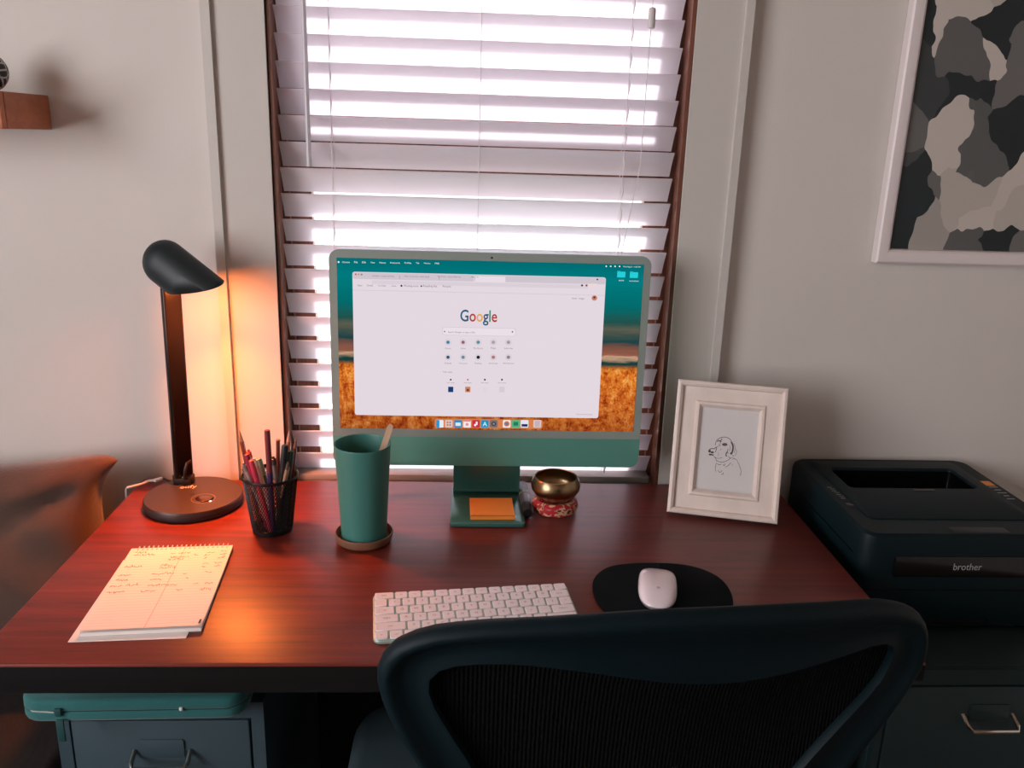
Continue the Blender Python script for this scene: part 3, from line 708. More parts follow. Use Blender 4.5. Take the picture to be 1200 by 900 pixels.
# ------------------------------------------------------------------ KEYBOARD
KC = Vector((.0185, -.5005, DZ)); KA = .110
M_KB = mat('keyboard_case', srgb(168, 190, 180), .35, metal=.4)
M_KEY = mat('white_key', srgb(238, 226, 228), .45)
M_LEG = mat('key_legend', srgb(150, 132, 136), .6)
kb = thing('keyboard', 'slim white computer keyboard with a pale green case', 'keyboard', T(*KC) @ RZ(KA) @ RX(math.radians(1.6)) @ T(0, 0, .0018))
MB().rbox(.279, .115, .0062, .010, .002, M=T(0, 0, .0)).build('case', M_KB, kb)
MB().box(-.12, .12, .035, .048, -.0022, .001).build('foot', M_BLACK, kb)
U = .01905; KW = .0163
keymesh = {}
def key_mesh(w, d):
    kk = (round(w, 5), round(d, 5))
    if kk not in keymesh: keymesh[kk] = MB().rbox(w, d, .0026, .0016, .0006, n=2, cs=1).mesh('key', M_KEY, 40)
    return keymesh[kk]
TOT = 14.5*U
legends = {}
def put(row_y, widths, names, d=KW):
    x = -TOT/2
    for w, t in zip(widths, names):
        ww = w*U-(U-KW)
        k_ = link('key', key_mesh(ww, d), kb, T(x+w*U/2, row_y, .0060))
        if t:
            if t not in legends: legends[t] = text_mesh(t, 'legend', M_LEG, h=.0042 if len(t) == 1 else .0026, align='c')
            link('legend', legends[t], k_, T(0 if len(t) == 1 or True else 0, -.0018, .00268))
        x += w*U
ry = [.0478, .0288, .0097, -.0094, -.0285, -.0474]
put(ry[0]-.0008, [1.5]+[1]*13, ['esc']+['F%d' % i for i in range(1, 13)]+[''], .0148)
put(ry[1], [1]*13+[1.5], list('`1234567890-=')+['delete'])
put(ry[2], [1.5]+[1]*13, ['tab']+list('QWERTYUIOP[]')+['\\'])
put(ry[3], [1.75]+[1]*11+[1.75], ['caps']+list("ASDFGHJKL;'")+['return'])
put(ry[4], [2.25]+[1]*10+[2.25], ['shift']+list('ZXCVBNM,./')+['shift'])
put(ry[5], [1, 1, 1, 1.25, 5, 1.25, 1], ['fn', 'ctrl', 'opt', 'cmd', '', 'cmd', 'opt'])
xa = -TOT/2+11.5*U
for x, y, d in ((xa+.5*U, ry[5]-.0043, .0075), (xa+1.5*U, ry[5]-.0043, .0075), (xa+1.5*U, ry[5]+.0043, .0075), (xa+2.5*U, ry[5]-.0043, .0075)):
    link('key', key_mesh(KW, d), kb, T(x, y, .0060))

# ------------------------------------------------------------------ MOUSE PAD, MOUSE
outl = [(694.5, 688), (696, 678), (704, 669), (718, 662.5), (745, 659.5), (775, 659.3), (800, 661), (822, 666), (841, 675), (853, 687), (859, 702), (857, 718), (845, 730), (820, 737), (785, 739), (750, 737), (725, 729), (708, 714.5), (698, 701)]
pp = [onz(x, y, DZ+.003) for x, y in outl]
def smooth_closed(P, n=4):
    R_ = []; N = len(P)
    for i in range(N):
        p0, p1, p2, p3 = P[i-1], P[i], P[(i+1) % N], P[(i+2) % N]
        for k_ in range(n):
            t = k_/n
            R_.append(.5*((2*p1)+(p2-p0)*t+(2*p0-5*p1+4*p2-p3)*t*t+(3*p1-p0-3*p2+p3)*t**3))
    return R_
pp = smooth_closed([Vector((p.x, p.y)) for p in pp]); pc = sum(pp, Vector((0, 0)))/len(pp)
L = [[(p.x-pc.x, p.y-pc.y, 0) for p in pp], [(p.x-pc.x, p.y-pc.y, .0022) for p in pp], [((p.x-pc.x)*.985, (p.y-pc.y)*.985, .0032) for p in pp]]
o = MB().loops(L).build('mouse_pad', mat('black_rubber_pad', srgb(5, 13, 16), .85, spec=.12, bump=(600, .2)), None, T(pc.x, pc.y, DZ))
tag(o, 'black rounded mouse pad under the white mouse', 'mouse pad')
mo = thing('computer_mouse', 'flat white glossy computer mouse on the black pad', 'mouse', T(.2835, -.4445, DZ+.0034) @ RZ(-.205))
def mouse_loop(w, d, z, e=3.2):
    P = []
    for k_ in range(48):
        a = 2*PI*k_/48; c, s = math.cos(a), math.sin(a)
        ee = e if s > 0 else 2.5
        P.append((w/2*math.copysign(abs(c)**(2/ee), c), d/2*math.copysign(abs(s)**(2/ee), s), z))
    return P
def crown(P, h, w, d): return [(x, y, z+h*max(0, (1-(2*y/d)**2))) for x, y, z in P]
MB().loops([mouse_loop(.046, .10, 0), mouse_loop(.053, .109, .003), mouse_loop(.056, .1125, .0075)]).build('underside', mat('silver_base', srgb(200, 200, 200), .3, metal=.6), mo)
Ls_ = [mouse_loop(.056, .1125, .0075)]
for sc, z, h in ((1, .0088, .0), (.985, .0096, .004), (.93, .0104, .008), (.8, .0112, .0100), (.55, .0118, .0112), (.25, .0120, .0116)):
    Ls_.append(crown(mouse_loop(.0562*sc, .1128*sc, z), h*.9, .056, .1128))
MB().loops(Ls_).build('shell', mat('glossy_white', srgb(236, 224, 230), .16, coat=.5), mo)
ap = MB()
sa_ = [(.0028*math.cos(2*PI*k_/16), .003*math.sin(2*PI*k_/16)) for k_ in range(16)]
ap.add([(x, y-.022, .0211) for x, y in sa_], [tuple(range(16))]); ap.add([(.0004, -.0185, .0211), (.0016, -.0172, .0211), (.0018, -.0158, .0211), (.0006, -.0168, .0211)], [(0, 1, 2, 3)])
ap.build('emblem', mat('grey_emblem', srgb(198, 188, 194), .4), mo)

# ------------------------------------------------------------------ NOTEPAD
NPC = Vector((-.4262, -.4300, DZ)); NA = .088
pad = thing('notepad', 'spiral bound lined notepad with handwritten notes beside the lamp', 'notepad', T(*NPC) @ RZ(NA))
def paper_mat():
    M = bpy.data.materials.new('lined_paper'); M.use_nodes = True; n_ = M.node_tree; B = n_.nodes['Principled BSDF']; B.inputs['Roughness'].default_value = .8
    t_ = n_.nodes.new('ShaderNodeTexCoord'); s_ = n_.nodes.new('ShaderNodeSeparateXYZ'); n_.links.new(t_.outputs['Object'], s_.inputs[0])
    def mth(op, a, b=None):
        q_ = n_.nodes.new('ShaderNodeMath'); q_.operation = op
        for i, z in enumerate((a, b)):
            if z is None: continue
            if isinstance(z, (int, float)): q_.inputs[i].default_value = z
            else: n_.links.new(z, q_.inputs[i])
        return q_.outputs[0]
    fr = mth('FRACT', mth('MULTIPLY', s_.outputs[1], 1/.0078)); ln = mth('LESS_THAN', fr, .10)
    rl = mth('LESS_THAN', mth('ABSOLUTE', mth('ADD', s_.outputs[0], -.004)), .0005)
    m1 = n_.nodes.new('ShaderNodeMix'); m1.data_type = 'RGBA'; m1.inputs[6].default_value = srgb(240, 230, 222); m1.inputs[7].default_value = srgb(214, 206, 206)
    n_.links.new(ln, m1.inputs[0])
    m2 = n_.nodes.new('ShaderNodeMix'); m2.data_type = 'RGBA'; n_.links.new(m1.outputs[2], m2.inputs[6]); m2.inputs[7].default_value = srgb(224, 186, 178); n_.links.new(rl, m2.inputs[0])
    n_.links.new(m2.outputs[2], B.inputs['Base Color']); return M
M_PAPER = paper_mat(); M_SHEET = mat('paper_edge', srgb(232, 224, 220), .85)
PW, PL = .150, .238
MB().box(-PW/2, PW/2, -PL/2, PL/2-.004, .0015, .0062).build('page_block', M_SHEET, pad)
MB().box(-PW/2, PW/2, -PL/2, PL/2-.004, .0, .0013).build('back_cover', mat('grey_card', srgb(120, 112, 108), .8), pad)
# loose folded sheet under the pad, turned and sticking out
MB().box(-.079, .066, -PL/2-.010, PL/2-.03, .0001, .0012, M=RZ(-.025) @ T(-.004, -.002, 0)).build('folded_sheet', M_SHEET, pad)
# top page, gently curled at its free end
tp = MB(); n_ = 16; vs3 = []
for i in range(n_+1):
    y = -PL/2+(PL-.003)*i/n_; t = max(0, 1-i/n_*2.2)
    for x in (-PW/2-.001, PW/2+.0005): vs3.append((x, y, .0066+.0035*t*t))
tp.add(vs3, [(2*i, 2*i+1, 2*i+3, 2*i+2) for i in range(n_)])
tp.build('top_page', M_PAPER, pad)
for i in range(20):
    x = -PW/2+.010+(PW-.018)*i/19
    path = [(x+.0012*math.sin(2*PI*k_/14), PL/2-.004+.0062*math.cos(2*PI*k_/14), .0048+.0048*math.sin(2*PI*k_/14)) for k_ in range(14)]
    MB().tube(path, .00055, 5, closed=True).build('spiral_ring', M_CORD, pad)
    MB().add([(x+.0014*math.cos(a*PI/4), PL/2-.0088+.0014*math.sin(a*PI/4), .00675) for a in range(8)], [tuple(range(8))]).build('punch_hole', mat('hole_shadow', srgb(120, 84, 72), .9), pad)
hand = MB()
NPI = (T(*NPC) @ RZ(NA)).inverted()
def scribble(px0, py, px1, ph=1.6, seed=0):
    r_ = random.Random(seed*77+5); a = NPI @ onz(px0, py, DZ+.0066); b = NPI @ onz(px1, py-(px1-px0)*.045, DZ+.0066)
    Lw = (b-a).length; nn = max(6, int(Lw/.0011)); P = []; amp = ph/700
    for k_ in range(nn):
        t = k_/(nn-1); P.append((a.x+(b.x-a.x)*t+r_.uniform(-.0006, .0006), a.y+(b.y-a.y)*t+amp*r_.uniform(-1, 1)*(1.7 if r_.random() < .15 else 1)))
    i = 0
    while i < len(P)-3:
        j = i+r_.randint(4, 11); hand.ribbon(P[i:j], .00095, .0070); i = j
S_ = [(158, 648, 175), (157, 651, 183), (200, 649, 206), (209, 648.5, 225), (200, 653, 206), (203, 653, 222), (197, 656, 216), (227, 650, 234), (243, 648, 251), (259, 646, 266), (240, 651, 246), (258, 649.5, 265),
      (239, 654, 245), (255, 653.5, 263), (146, 664.5, 166), (188, 663, 202), (187, 666, 205), (238, 661, 244), (252, 659.5, 260), (236, 664.5, 240), (251, 663, 259), (139, 674.5, 155), (178, 673, 201), (202, 672, 204), (215, 672, 222), (240, 670.5, 250),
      (135, 680.5, 151), (176, 679.5, 190), (217, 678, 222), (129, 687.5, 143), (147, 686, 162), (173, 686.5, 199), (200, 685.5, 207), (227, 684.5, 234), (240, 684, 249), (124, 695, 145), (165, 693.5, 182), (206, 692, 213), (234, 690.5, 247)]
for i, (a, y, b) in enumerate(S_): scribble(a, y, b, 2.0, i)
hand.build('handwriting', mat('brown_ink', srgb(128, 70, 58), .8), pad)
MB().add([(PW/2-.004, -PL/2+.003, .0113), (PW/2-.0015, -PL/2+.003, .0113), (PW/2-.0015, -PL/2+.014, .0107), (PW/2-.004, -PL/2+.014, .0107)], [(0, 1, 2, 3)]).build('corner_mark', mat('dark_ink', srgb(50, 50, 60), .8), pad)

# ------------------------------------------------------------------ DOG DRAWING IN A WHITE FRAME
fBL = Vector((.3585, -.1714, DZ)); fBR = Vector((.5416, -.2200, DZ)); fTL = Vector((.3761, -.100, .9752))
fx = (fBR-fBL).normalized(); fup = (fTL-fBL); FH = fup.length; fup = (fup-fx*fup.dot(fx)).normalized(); fn = fx.cross(fup).normalized()
if fn.y > 0: fn = -fn
FWd = (fBR-fBL).length
FM = Matrix.Identity(4)
for i in range(3): FM[i][0] = fx[i]; FM[i][1] = fup[i]; FM[i][2] = fn[i]; FM[i][3] = ((fBL+fBR)/2)[i]
FM = FM @ T(0, .0062, 0)
print('frame', FWd, FH)
M_FR = mat('white_wash_wood', srgb(224, 212, 204), .55, noise=(14, .07), bump=(60, .3), stretch=(2, 1, 2))
pf = thing('picture_frame', 'white wooden picture frame with a dog drawing leaning on the desk', 'picture frame', FM)
FI = FM.inverted()
def frp(px, py, lift=0):
    p = FI @ onplane(px, py, FM @ Vector((0, 0, lift)), fn); return p.x, p.y
def mould(prof, w, h, cy, M=None):
    """mitred frame: prof [(inset, height)], each side one object later"""
    return [[(sx*(w/2-i), cy+sy*(h/2-i), z) for sx, sy in ((-1, -1), (1, -1), (1, 1), (-1, 1))] for i, z in prof]
prof = [(0, -.016), (.0, -.004), (.0015, -.001), (.0055, .0), (.0095, -.003), (.0105, -.0090), (.034, -.0080), (.0365, -.0045), (.0405, -.0040), (.0455, -.0105), (.0455, -.013)]
cyf = FH/2
Q = mould(prof, FWd, FH, cyf)
for s in range(4):
    mb = MB(); a, b = s, (s+1) % 4
    mb.loops([[Q[k_][a] for k_ in range(len(Q))], [Q[k_][b] for k_ in range(len(Q))]], close=True)
    mb.build('frame_side', M_FR, pf, smooth=25)
MB().box(-FWd/2+.003, FWd/2-.003, .003, FH-.003, -.0175, -.0135).build('backing', mat('brown_board', srgb(90, 70, 56), .8), pf)
i0 = .045
MB().box(-FWd/2+i0, FWd/2-i0, i0, FH-i0, -.0132, -.0128).build('picture', mat('print_paper', srgb(232, 226, 232), .4), pf)
# easel leg at the back
MB().add([(-.02, .15, -.018), (.02, .15, -.018), (.025, .0235, -.085), (-.025, .0235, -.085), (-.02, .152, -.021), (.02, .152, -.021), (.025, .0235, -.088), (-.025, .0235, -.088)],
         [(0, 1, 2, 3), (7, 6, 5, 4), (0, 4, 5, 1), (1, 5, 6, 2), (2, 6, 7, 3), (3, 7, 4, 0)], M=None).build('easel_leg', mat('brown_board', srgb(90, 70, 56), .8), pf)
sk = MB()
def cpx(cx, cy): return frp(760+cx/4.5, 430+cy/4.5, -.0127)
def stroke(pts, w):
    P = [Vector(cpx(*p)) for p in pts]; R_ = []
    for i in range(len(P)-1):
        p0, p1, p2, p3 = P[max(i-1, 0)], P[i], P[i+1], P[min(i+2, len(P)-1)]
        for k_ in range(4):
            t = k_/4; R_.append(.5*((2*p1)+(p2-p0)*t+(2*p0-5*p1+4*p2-p3)*t*t+(3*p1-p0-3*p2+p3)*t**3))
    R_.append(P[-1]); sk.ribbon(R_, w, -.0126)
def blob(pts):
    P = [cpx(*p) for p in pts]; sk.add([(x, y, -.0126) for x, y in P], [tuple(range(len(P)))])
wS = .00085
for pts, w in [
    ([(352, 412), (356, 395), (368, 380), (388, 371), (410, 371), (430, 382), (440, 398), (443, 415)], 1.2), ([(436, 395), (445, 415), (444, 438), (437, 458), (432, 452)], 3.2),
    ([(414, 448), (408, 462), (412, 472)], 2.2), ([(345, 432), (358, 424), (356, 440), (350, 450)], 1.3), ([(318, 440), (330, 431), (348, 432)], 1.6), ([(342, 470), (356, 479), (372, 482), (388, 478)], .8), ([(350, 426), (364, 420), (382, 414)], .7), ([(420, 432), (416, 446), (420, 458)], 1.2), ([(428, 412), (430, 430), (426, 444)], .7), ([(438, 462), (446, 470), (452, 466)], .8), ([(366, 452), (370, 462), (364, 470)], .6), ([(420, 470), (430, 482), (444, 478), (456, 488)], .7),
    ([(348, 474), (356, 486), (360, 498)], 1.0), ([(360, 494), (380, 502), (400, 500), (425, 488), (432, 476)], 1.0), ([(385, 395), (372, 388), (362, 394)], 1.8), ([(388, 378), (376, 396)], 1.6),
    ([(358, 505), (352, 530), (354, 552)], .9), ([(362, 510), (372, 516), (384, 512)], 1.1), ([(392, 516), (399, 520), (402, 510)], 1.1), ([(366, 545), (376, 556), (388, 546)], 1.0), ([(384, 566), (394, 566), (392, 556)], 1.0), ([(405, 528), (420, 520), (434, 505)], 1.0),
    ([(452, 404), (456, 428), (452, 452)], .7), ([(462, 432), (464, 452), (456, 468)], .6), ([(440, 488), (455, 484), (470, 496)], .7), ([(470, 500), (482, 528), (488, 552), (483, 574)], .9), ([(446, 510), (440, 520)], .6), ([(376, 440), (384, 432)], .8), ([(370, 412), (378, 406), (380, 396)], .8)]:
    stroke(pts, wS*w)
blob([(402+15*math.cos(a*PI/6), 409+8*math.sin(a*PI/6)) for a in range(12)])
for dx, dy, ra, rb in ((322, 444, 7, 8), (336, 450, 9, 6), (326, 462, 9, 5), (338, 464, 6, 4)): blob([(dx+ra*math.cos(a*PI/5), dy+rb*math.sin(a*PI/5)) for a in range(10)])
o = sk.build('dog_drawing', mat('drawing_ink', srgb(36, 42, 46), .7), pf); o['label'] = 'ink line drawing of a dog facing left'
# thin glass
MB().box(-FWd/2+i0-.0015, FWd/2-i0+.0015, i0-.0015, FH-i0+.0015, -.0120, -.0115).build('glass', M_GLASS, pf)

# ------------------------------------------------------------------ POSTER ON THE WALL
po = thing('framed_poster', 'large white framed black and white poster on the wall', 'poster', T(1.0425, -.001, 1.185))
pw, ph_ = .60, .86
prof = [(0, 0), (0, .018), (.003, .021), (.009, .0215), (.020, .020), (.024, .017), (.026, .008)]
Q = mould(prof, pw, ph_, ph_/2)
for s in range(4):
    mb = MB(); a, b = s, (s+1) % 4
    mb.loops([[Q[k_][a] for k_ in range(len(Q))], [Q[k_][b] for k_ in range(len(Q))]], M=RX(PI/2))
    mb.build('frame_side', mat('white_frame_paint', srgb(226, 216, 216), .4), po, smooth=25)
M_PO = bpy.data.materials.new('monochrome_print'); M_PO.use_nodes = True; nt = M_PO.node_tree; B = nt.nodes['Principled BSDF']; B.inputs['Roughness'].default_value = .35
tc = nt.nodes.new('ShaderNodeTexCoord')
mp = nt.nodes.new('ShaderNodeMapping'); mp.inputs['Scale'].default_value = (1, 1, .8); mp.inputs['Rotation'].default_value = (0, .5, 0); nt.links.new(tc.outputs['Object'], mp.inputs[0])
nz = nt.nodes.new('ShaderNodeTexNoise'); nz.inputs['Scale'].default_value = 9; nz.inputs['Detail'].default_value = 3
nt.links.new(mp.outputs[0], nz.inputs['Vector'])
mxv = nt.nodes.new('ShaderNodeMix'); mxv.data_type = 'VECTOR'; mxv.inputs[0].default_value = .12
nt.links.new(mp.outputs[0], mxv.inputs[4]); nt.links.new(nz.outputs['Color'], mxv.inputs[5])
vo = nt.nodes.new('ShaderNodeTexVoronoi'); vo.feature = 'F1'; vo.inputs['Scale'].default_value = 15; nt.links.new(mxv.outputs[1], vo.inputs['Vector'])
sp = nt.nodes.new('ShaderNodeSeparateColor'); nt.links.new(vo.outputs['Color'], sp.inputs[0])
cr = ramp(nt, [(0, srgb(14, 26, 30)), (.42, srgb(26, 38, 42)), (.45, srgb(84, 86, 86)), (.68, srgb(112, 110, 108)), (.71, srgb(158, 152, 146)), (.88, srgb(200, 192, 184))], 'LINEAR')
nt.links.new(sp.outputs[0], cr.inputs[0]); nt.links.new(cr.outputs[0], B.inputs['Base Color'])
MB().box(-pw/2+.024, pw/2-.024, -.010, -.0085, .024, ph_-.024).build('print', M_PO, po)

# ------------------------------------------------------------------ WALL SHELF
sh = thing('wall_shelf', 'small orange brown wooden box shelf on the wall', 'shelf', T(-.99, 0, 1.374))
M_SH = wood('orange_pine', srgb(150, 86, 56), srgb(190, 116, 80), .5, 5, (.8, 3, 6))
MB().rbox(.57, .145, .055, .003, .0015, M=T(0, -.0745, 0)).build('body', M_SH, sh)
MB().rbox(.57, .012, .055, .002, .0015, M=T(0, -.1545, 0)).build('front_board', M_SH, sh)
o = MB().sphere(.030, 24, 14).build('patterned_ball', None or mat('tmp_ball', (0, 0, 0, 1)), None, T(-.7570, -.085, 1.4592))
M_BALL = MATS['tmp_ball']; nt = M_BALL.node_tree; B = nt.nodes['Principled BSDF']
tc = nt.nodes.new('ShaderNodeTexCoord'); vo = nt.nodes.new('ShaderNodeTexVoronoi'); vo.feature = 'DISTANCE_TO_EDGE'; vo.inputs['Scale'].default_value = 70
nt.links.new(tc.outputs['Object'], vo.inputs['Vector']); cr = ramp(nt, [(.06, srgb(190, 186, 184)), (.12, srgb(16, 26, 30))]); nt.links.new(vo.outputs[0], cr.inputs[0]); nt.links.new(cr.outputs[0], B.inputs['Base Color'])
M_BALL.name = 'black_white_pattern'
tag(o, 'black ball with pale veins on the wooden wall shelf', 'ornament')

# ------------------------------------------------------------------ FILING CABINETS
def cabinet(name, label, x0, x1, y0, y1, h, body_m, nd, handle_m, fr=.018):
    w = x1-x0; d = y1-y0
    t = thing(name, label, 'filing cabinet', T((x0+x1)/2, (y0+y1)/2, 0))
    MB().rbox(w, d-.012, h, .004, .002, M=T(0, .006, 0)).build('body', body_m, t)
    fm = MB()
    # front frame around the drawers
    fm.box(-w/2, -w/2+fr, -d/2, -d/2+.012, 0, h).box(w/2-fr, w/2, -d/2, -d/2+.012, 0, h).box(-w/2+fr, w/2-fr, -d/2, -d/2+.012, h-.026, h).box(-w/2+fr, w/2-fr, -d/2, -d/2+.012, 0, .04)
    fm.build('front_frame', body_m, t)
    dh = (h-.026-.04)/nd
    for k_ in range(nd):
        z0 = .04+dh*k_
        dr = MB().rbox(w-2*fr-.006, dh-.006, .014, .003, .0015, M=T(0, -d/2+.0125, z0+dh/2) @ RX(PI/2)).build('drawer', body_m, t)
        zc = z0+dh-.064
        hw = .039
        MB().tube([(-hw, -d/2-.001, zc+.012), (-hw, -d/2-.018, zc+.004), (-hw+.004, -d/2-.026, zc), (hw-.004, -d/2-.026, zc), (hw, -d/2-.018, zc+.004), (hw, -d/2-.001, zc+.012)], .0034, 8).build('handle', handle_m, dr)
        pl = MB().rbox(.062, .030, .003, .003, .0008, M=T(0, -d/2-.001, zc+.016) @ RX(PI/2)); pl.build('handle_plate', body_m, dr)
    return t
M_CABL = mat('slate_grey_steel', srgb(58, 78, 87), .5, metal=.2, bump=(400, .08))
M_CABR = mat('dark_teal_steel', srgb(34, 54, 56), .45, metal=.2, bump=(400, .05))
cabinet('filing_cabinet', 'slate grey steel filing cabinet under the desk below a laptop sleeve', -.566, -.278, -.500, -.10, .611, M_CABL, 2, mat('dark_handle', srgb(120, 124, 124), .3, metal=.8))
cabinet('filing_cabinet', 'dark teal steel filing cabinet beside the desk carrying the printer', .640, .985, -.456, -.03, .630, M_CABR, 2, mat('chrome', srgb(226, 222, 214), .15, metal=1), fr=.012)

# laptop sleeve
sl = thing('laptop_sleeve', 'teal zipped laptop sleeve lying on the grey filing cabinet', 'laptop sleeve', T(-.446, -.39, .6112) @ RZ(.02))
M_SLV = mat('teal_neoprene', srgb(15, 94, 95), .8, bump=(500, .2), sheen=.3)
MB().rbox(.30, .30, .0155, .03, .006, cs=3, topc=.002).build('lower_shell', M_SLV, sl)
MB().rbox(.30, .30, .0165, .03, .002, cs=3, topc=.007, M=T(0, 0, .0175)).build('upper_shell', M_SLV, sl)
MB().rbox(.296, .296, .003, .029, .0005, M=T(0, 0, .0150)).build('zip', mat('dark_zip', srgb(16, 50, 52), .6), sl)
zp = [(-.148, .10, .0165), (-.1495, -.10, .0165), (-.145, -.13, .0165), (-.13, -.1465, .0165), (-.10, -.1505, .0165)]
MB().tube(zp, .0012, 6).build('zip_cord', mat('pale_zip', srgb(150, 150, 140), .5), sl)
zpull = MB().rbox(.009, .003, .012, .002, .0008, M=T(-.094, -.1525, .012)).rbox(.010, .0025, .034, .003, .0008, M=T(-.092, -.1545, -.026))
zpull.build('zip_pull', mat('zip_pull', srgb(30, 70, 72), .5), sl)
MB().rbox(.005, .005, .0045, .002, .0008, M=T(.066, -.1495, .017) @ T(0, -.001, 0)).build('brand_tab', mat('white_tab', srgb(220, 220, 214), .5), sl)

# ------------------------------------------------------------------ PRINTER
PX0, PX1, PY0, PY1, PZ0, PZ1 = .630, .979, -.353, -.016, .630, .803
pr = thing('laser_printer', 'black laser printer on the dark cabinet beside the desk', 'printer', T((PX0+PX1)/2, (PY0+PY1)/2, PZ0))
pw2, pd2, ph2 = PX1-PX0, PY1-PY0, PZ1-PZ0
M_PR = mat('printer_black', srgb(6, 27, 32), .5, spec=.2, bump=(1200, .08)); M_PRD = mat('printer_gloss_black', srgb(8, 10, 12), .2)
def tray_top():
    """top shell with the sunken paper tray modelled in"""
    mb = MB(); h = ph2
    outer = rrect(pw2, pd2, .028, 6)
    def lp(w, d, r, cx, cy, z): return [(x+cx, y+cy, z) for x, y in rrect(w, d, r, 6)]
    L = [lp(pw2-.006, pd2-.006, .026, 0, 0, .010), lp(pw2, pd2, .028, 0, 0, .016), lp(pw2, pd2, .028, 0, 0, h-.012), lp(pw2-.004, pd2-.004, .027, 0, 0, h-.004), lp(pw2-.014, pd2-.014, .024, 0, 0, h)]
    L += [lp(.235, .093, .010, 0, .065, h), lp(.233, .091, .009, 0, .065, h-.002), lp(.233, .091, .009, 0, .065, h-.042)]
    return mb.loops(L, cap0=True, cap1=True)
tt = tray_top(); tt.build('body', M_PR, pr, smooth=30)
for sx in (-1, 1):
    for sy in (-1, 1):
        MB().rbox(.05, .03, .0115, .004, .001, M=T(sx*(pw2/2-.04), sy*(pd2/2-.03), 0)).build('foot', M_PRD, pr)
fy = -pd2/2
# output slot, flap, front panel, drawer seam
def lpz(w, d, r_, cy, z): return [(x, y+cy, z) for x, y in rrect(w, d, r_, 6)]
MB().loops([lpz(.284, .260, .014, .020, ph2-.0005), lpz(.284, .260, .014, .020, ph2+.0010), lpz(.281, .257, .013, .020, ph2+.0018), lpz(.239, .097, .011, .065, ph2+.0018), lpz(.236, .094, .010, .065, ph2+.0005)], cap0=False, cap1=False).build('top_lid', M_PR, pr)
MB().loops([lpz(.2328, .0908, .009, .065, ph2-.0030), lpz(.2326, .0906, .009, .065, ph2-.0415), lpz(.2, .07, .009, .065, ph2-.0412)], cap0=False, cap1=True).build('output_slot', M_PRD, pr)
MB().rbox(.094, .022, .0016, .003, .0006, M=T(.020, fy+.020, ph2-.0010)).build('tray_flap', mat('printer_flap', srgb(16, 22, 25), .5), pr)
MB().box(-.008, .032, .006, .0125, ph2+.0016, ph2+.0022).build('flap_notch', M_PRD, pr)
fp = MB().rbox(.268, .036, .003, .004, .0008, M=T(.012, fy+.0012, ph2-.054) @ RX(PI/2)); fp.build('front_panel', M_PRD, pr)
MB().box(-pw2/2+.012, pw2/2-.012, fy-.0006, fy+.002, .076, .0778).build('drawer_seam', M_PRD, pr)
MB().box(-pw2/2-.0004, -pw2/2+.002, fy+.03, -fy-.03, ph2-.046, ph2-.0445).build('side_seam', M_PRD, pr)
MB().box(-.05, .05, fy-.0008, fy+.002, .014, .026).build('drawer_grip', M_PRD, pr)
me = text_mesh('brother', 'logo_lettering', mat('silver_print', srgb(176, 178, 176), .4), w=.0465, h=.0115)
link('logo_lettering', me, pr, T(-.0245, fy-.0021, ph2-.0590) @ RX(PI/2))
M_WP2 = mat('white_print', srgb(170, 172, 168), .5)
for k_ in range(4):
    MB().box(-.004, .004, -.0008, .0008, 0, .0003, M=T(-pw2/2+.020+.0016*k_, .022-.016*k_, ph2-.0002)).build('indicator_mark', M_WP2, pr)
    if k_ in (0, 1, 2): MB().rbox(.010, .005, .0008, .002, .0003, M=T(-pw2/2+.022+.0016*k_, .014-.016*k_, ph2-.0006)).build('status_light', mat('dim_light', srgb(70, 80, 70), .4), pr)
MB().rbox(.016, .012, .0012, .003, .0004, M=T(-pw2/2+.026, -.052, ph2-.0008)).build('button', M_PRD, pr)
MB().box(-.010, .010, -.012, .010, 0, .0005, M=T(pw2/2-.0235, .048, ph2-.0004)).build('energy_sticker', mat('orange_sticker', srgb(238, 150, 70), .5), pr)
for k_, (dx, wd) in enumerate(((0, .016), (.002, .012), (.001, .017), (.003, .010), (0, .014))):
    MB().box(-wd/2, wd/2, -.0015, .0015, 0, .0005, M=T(pw2/2-.022, .030-.013*k_, ph2-.0004)).build('sticker_line', M_WP2, pr)
MB().box(-.025, .0, .145, .150, 0, .0003, M=T(0, 0, ph2-.0002)).build('model_mark', mat('grey_mark', srgb(60, 66, 68), .5), pr)

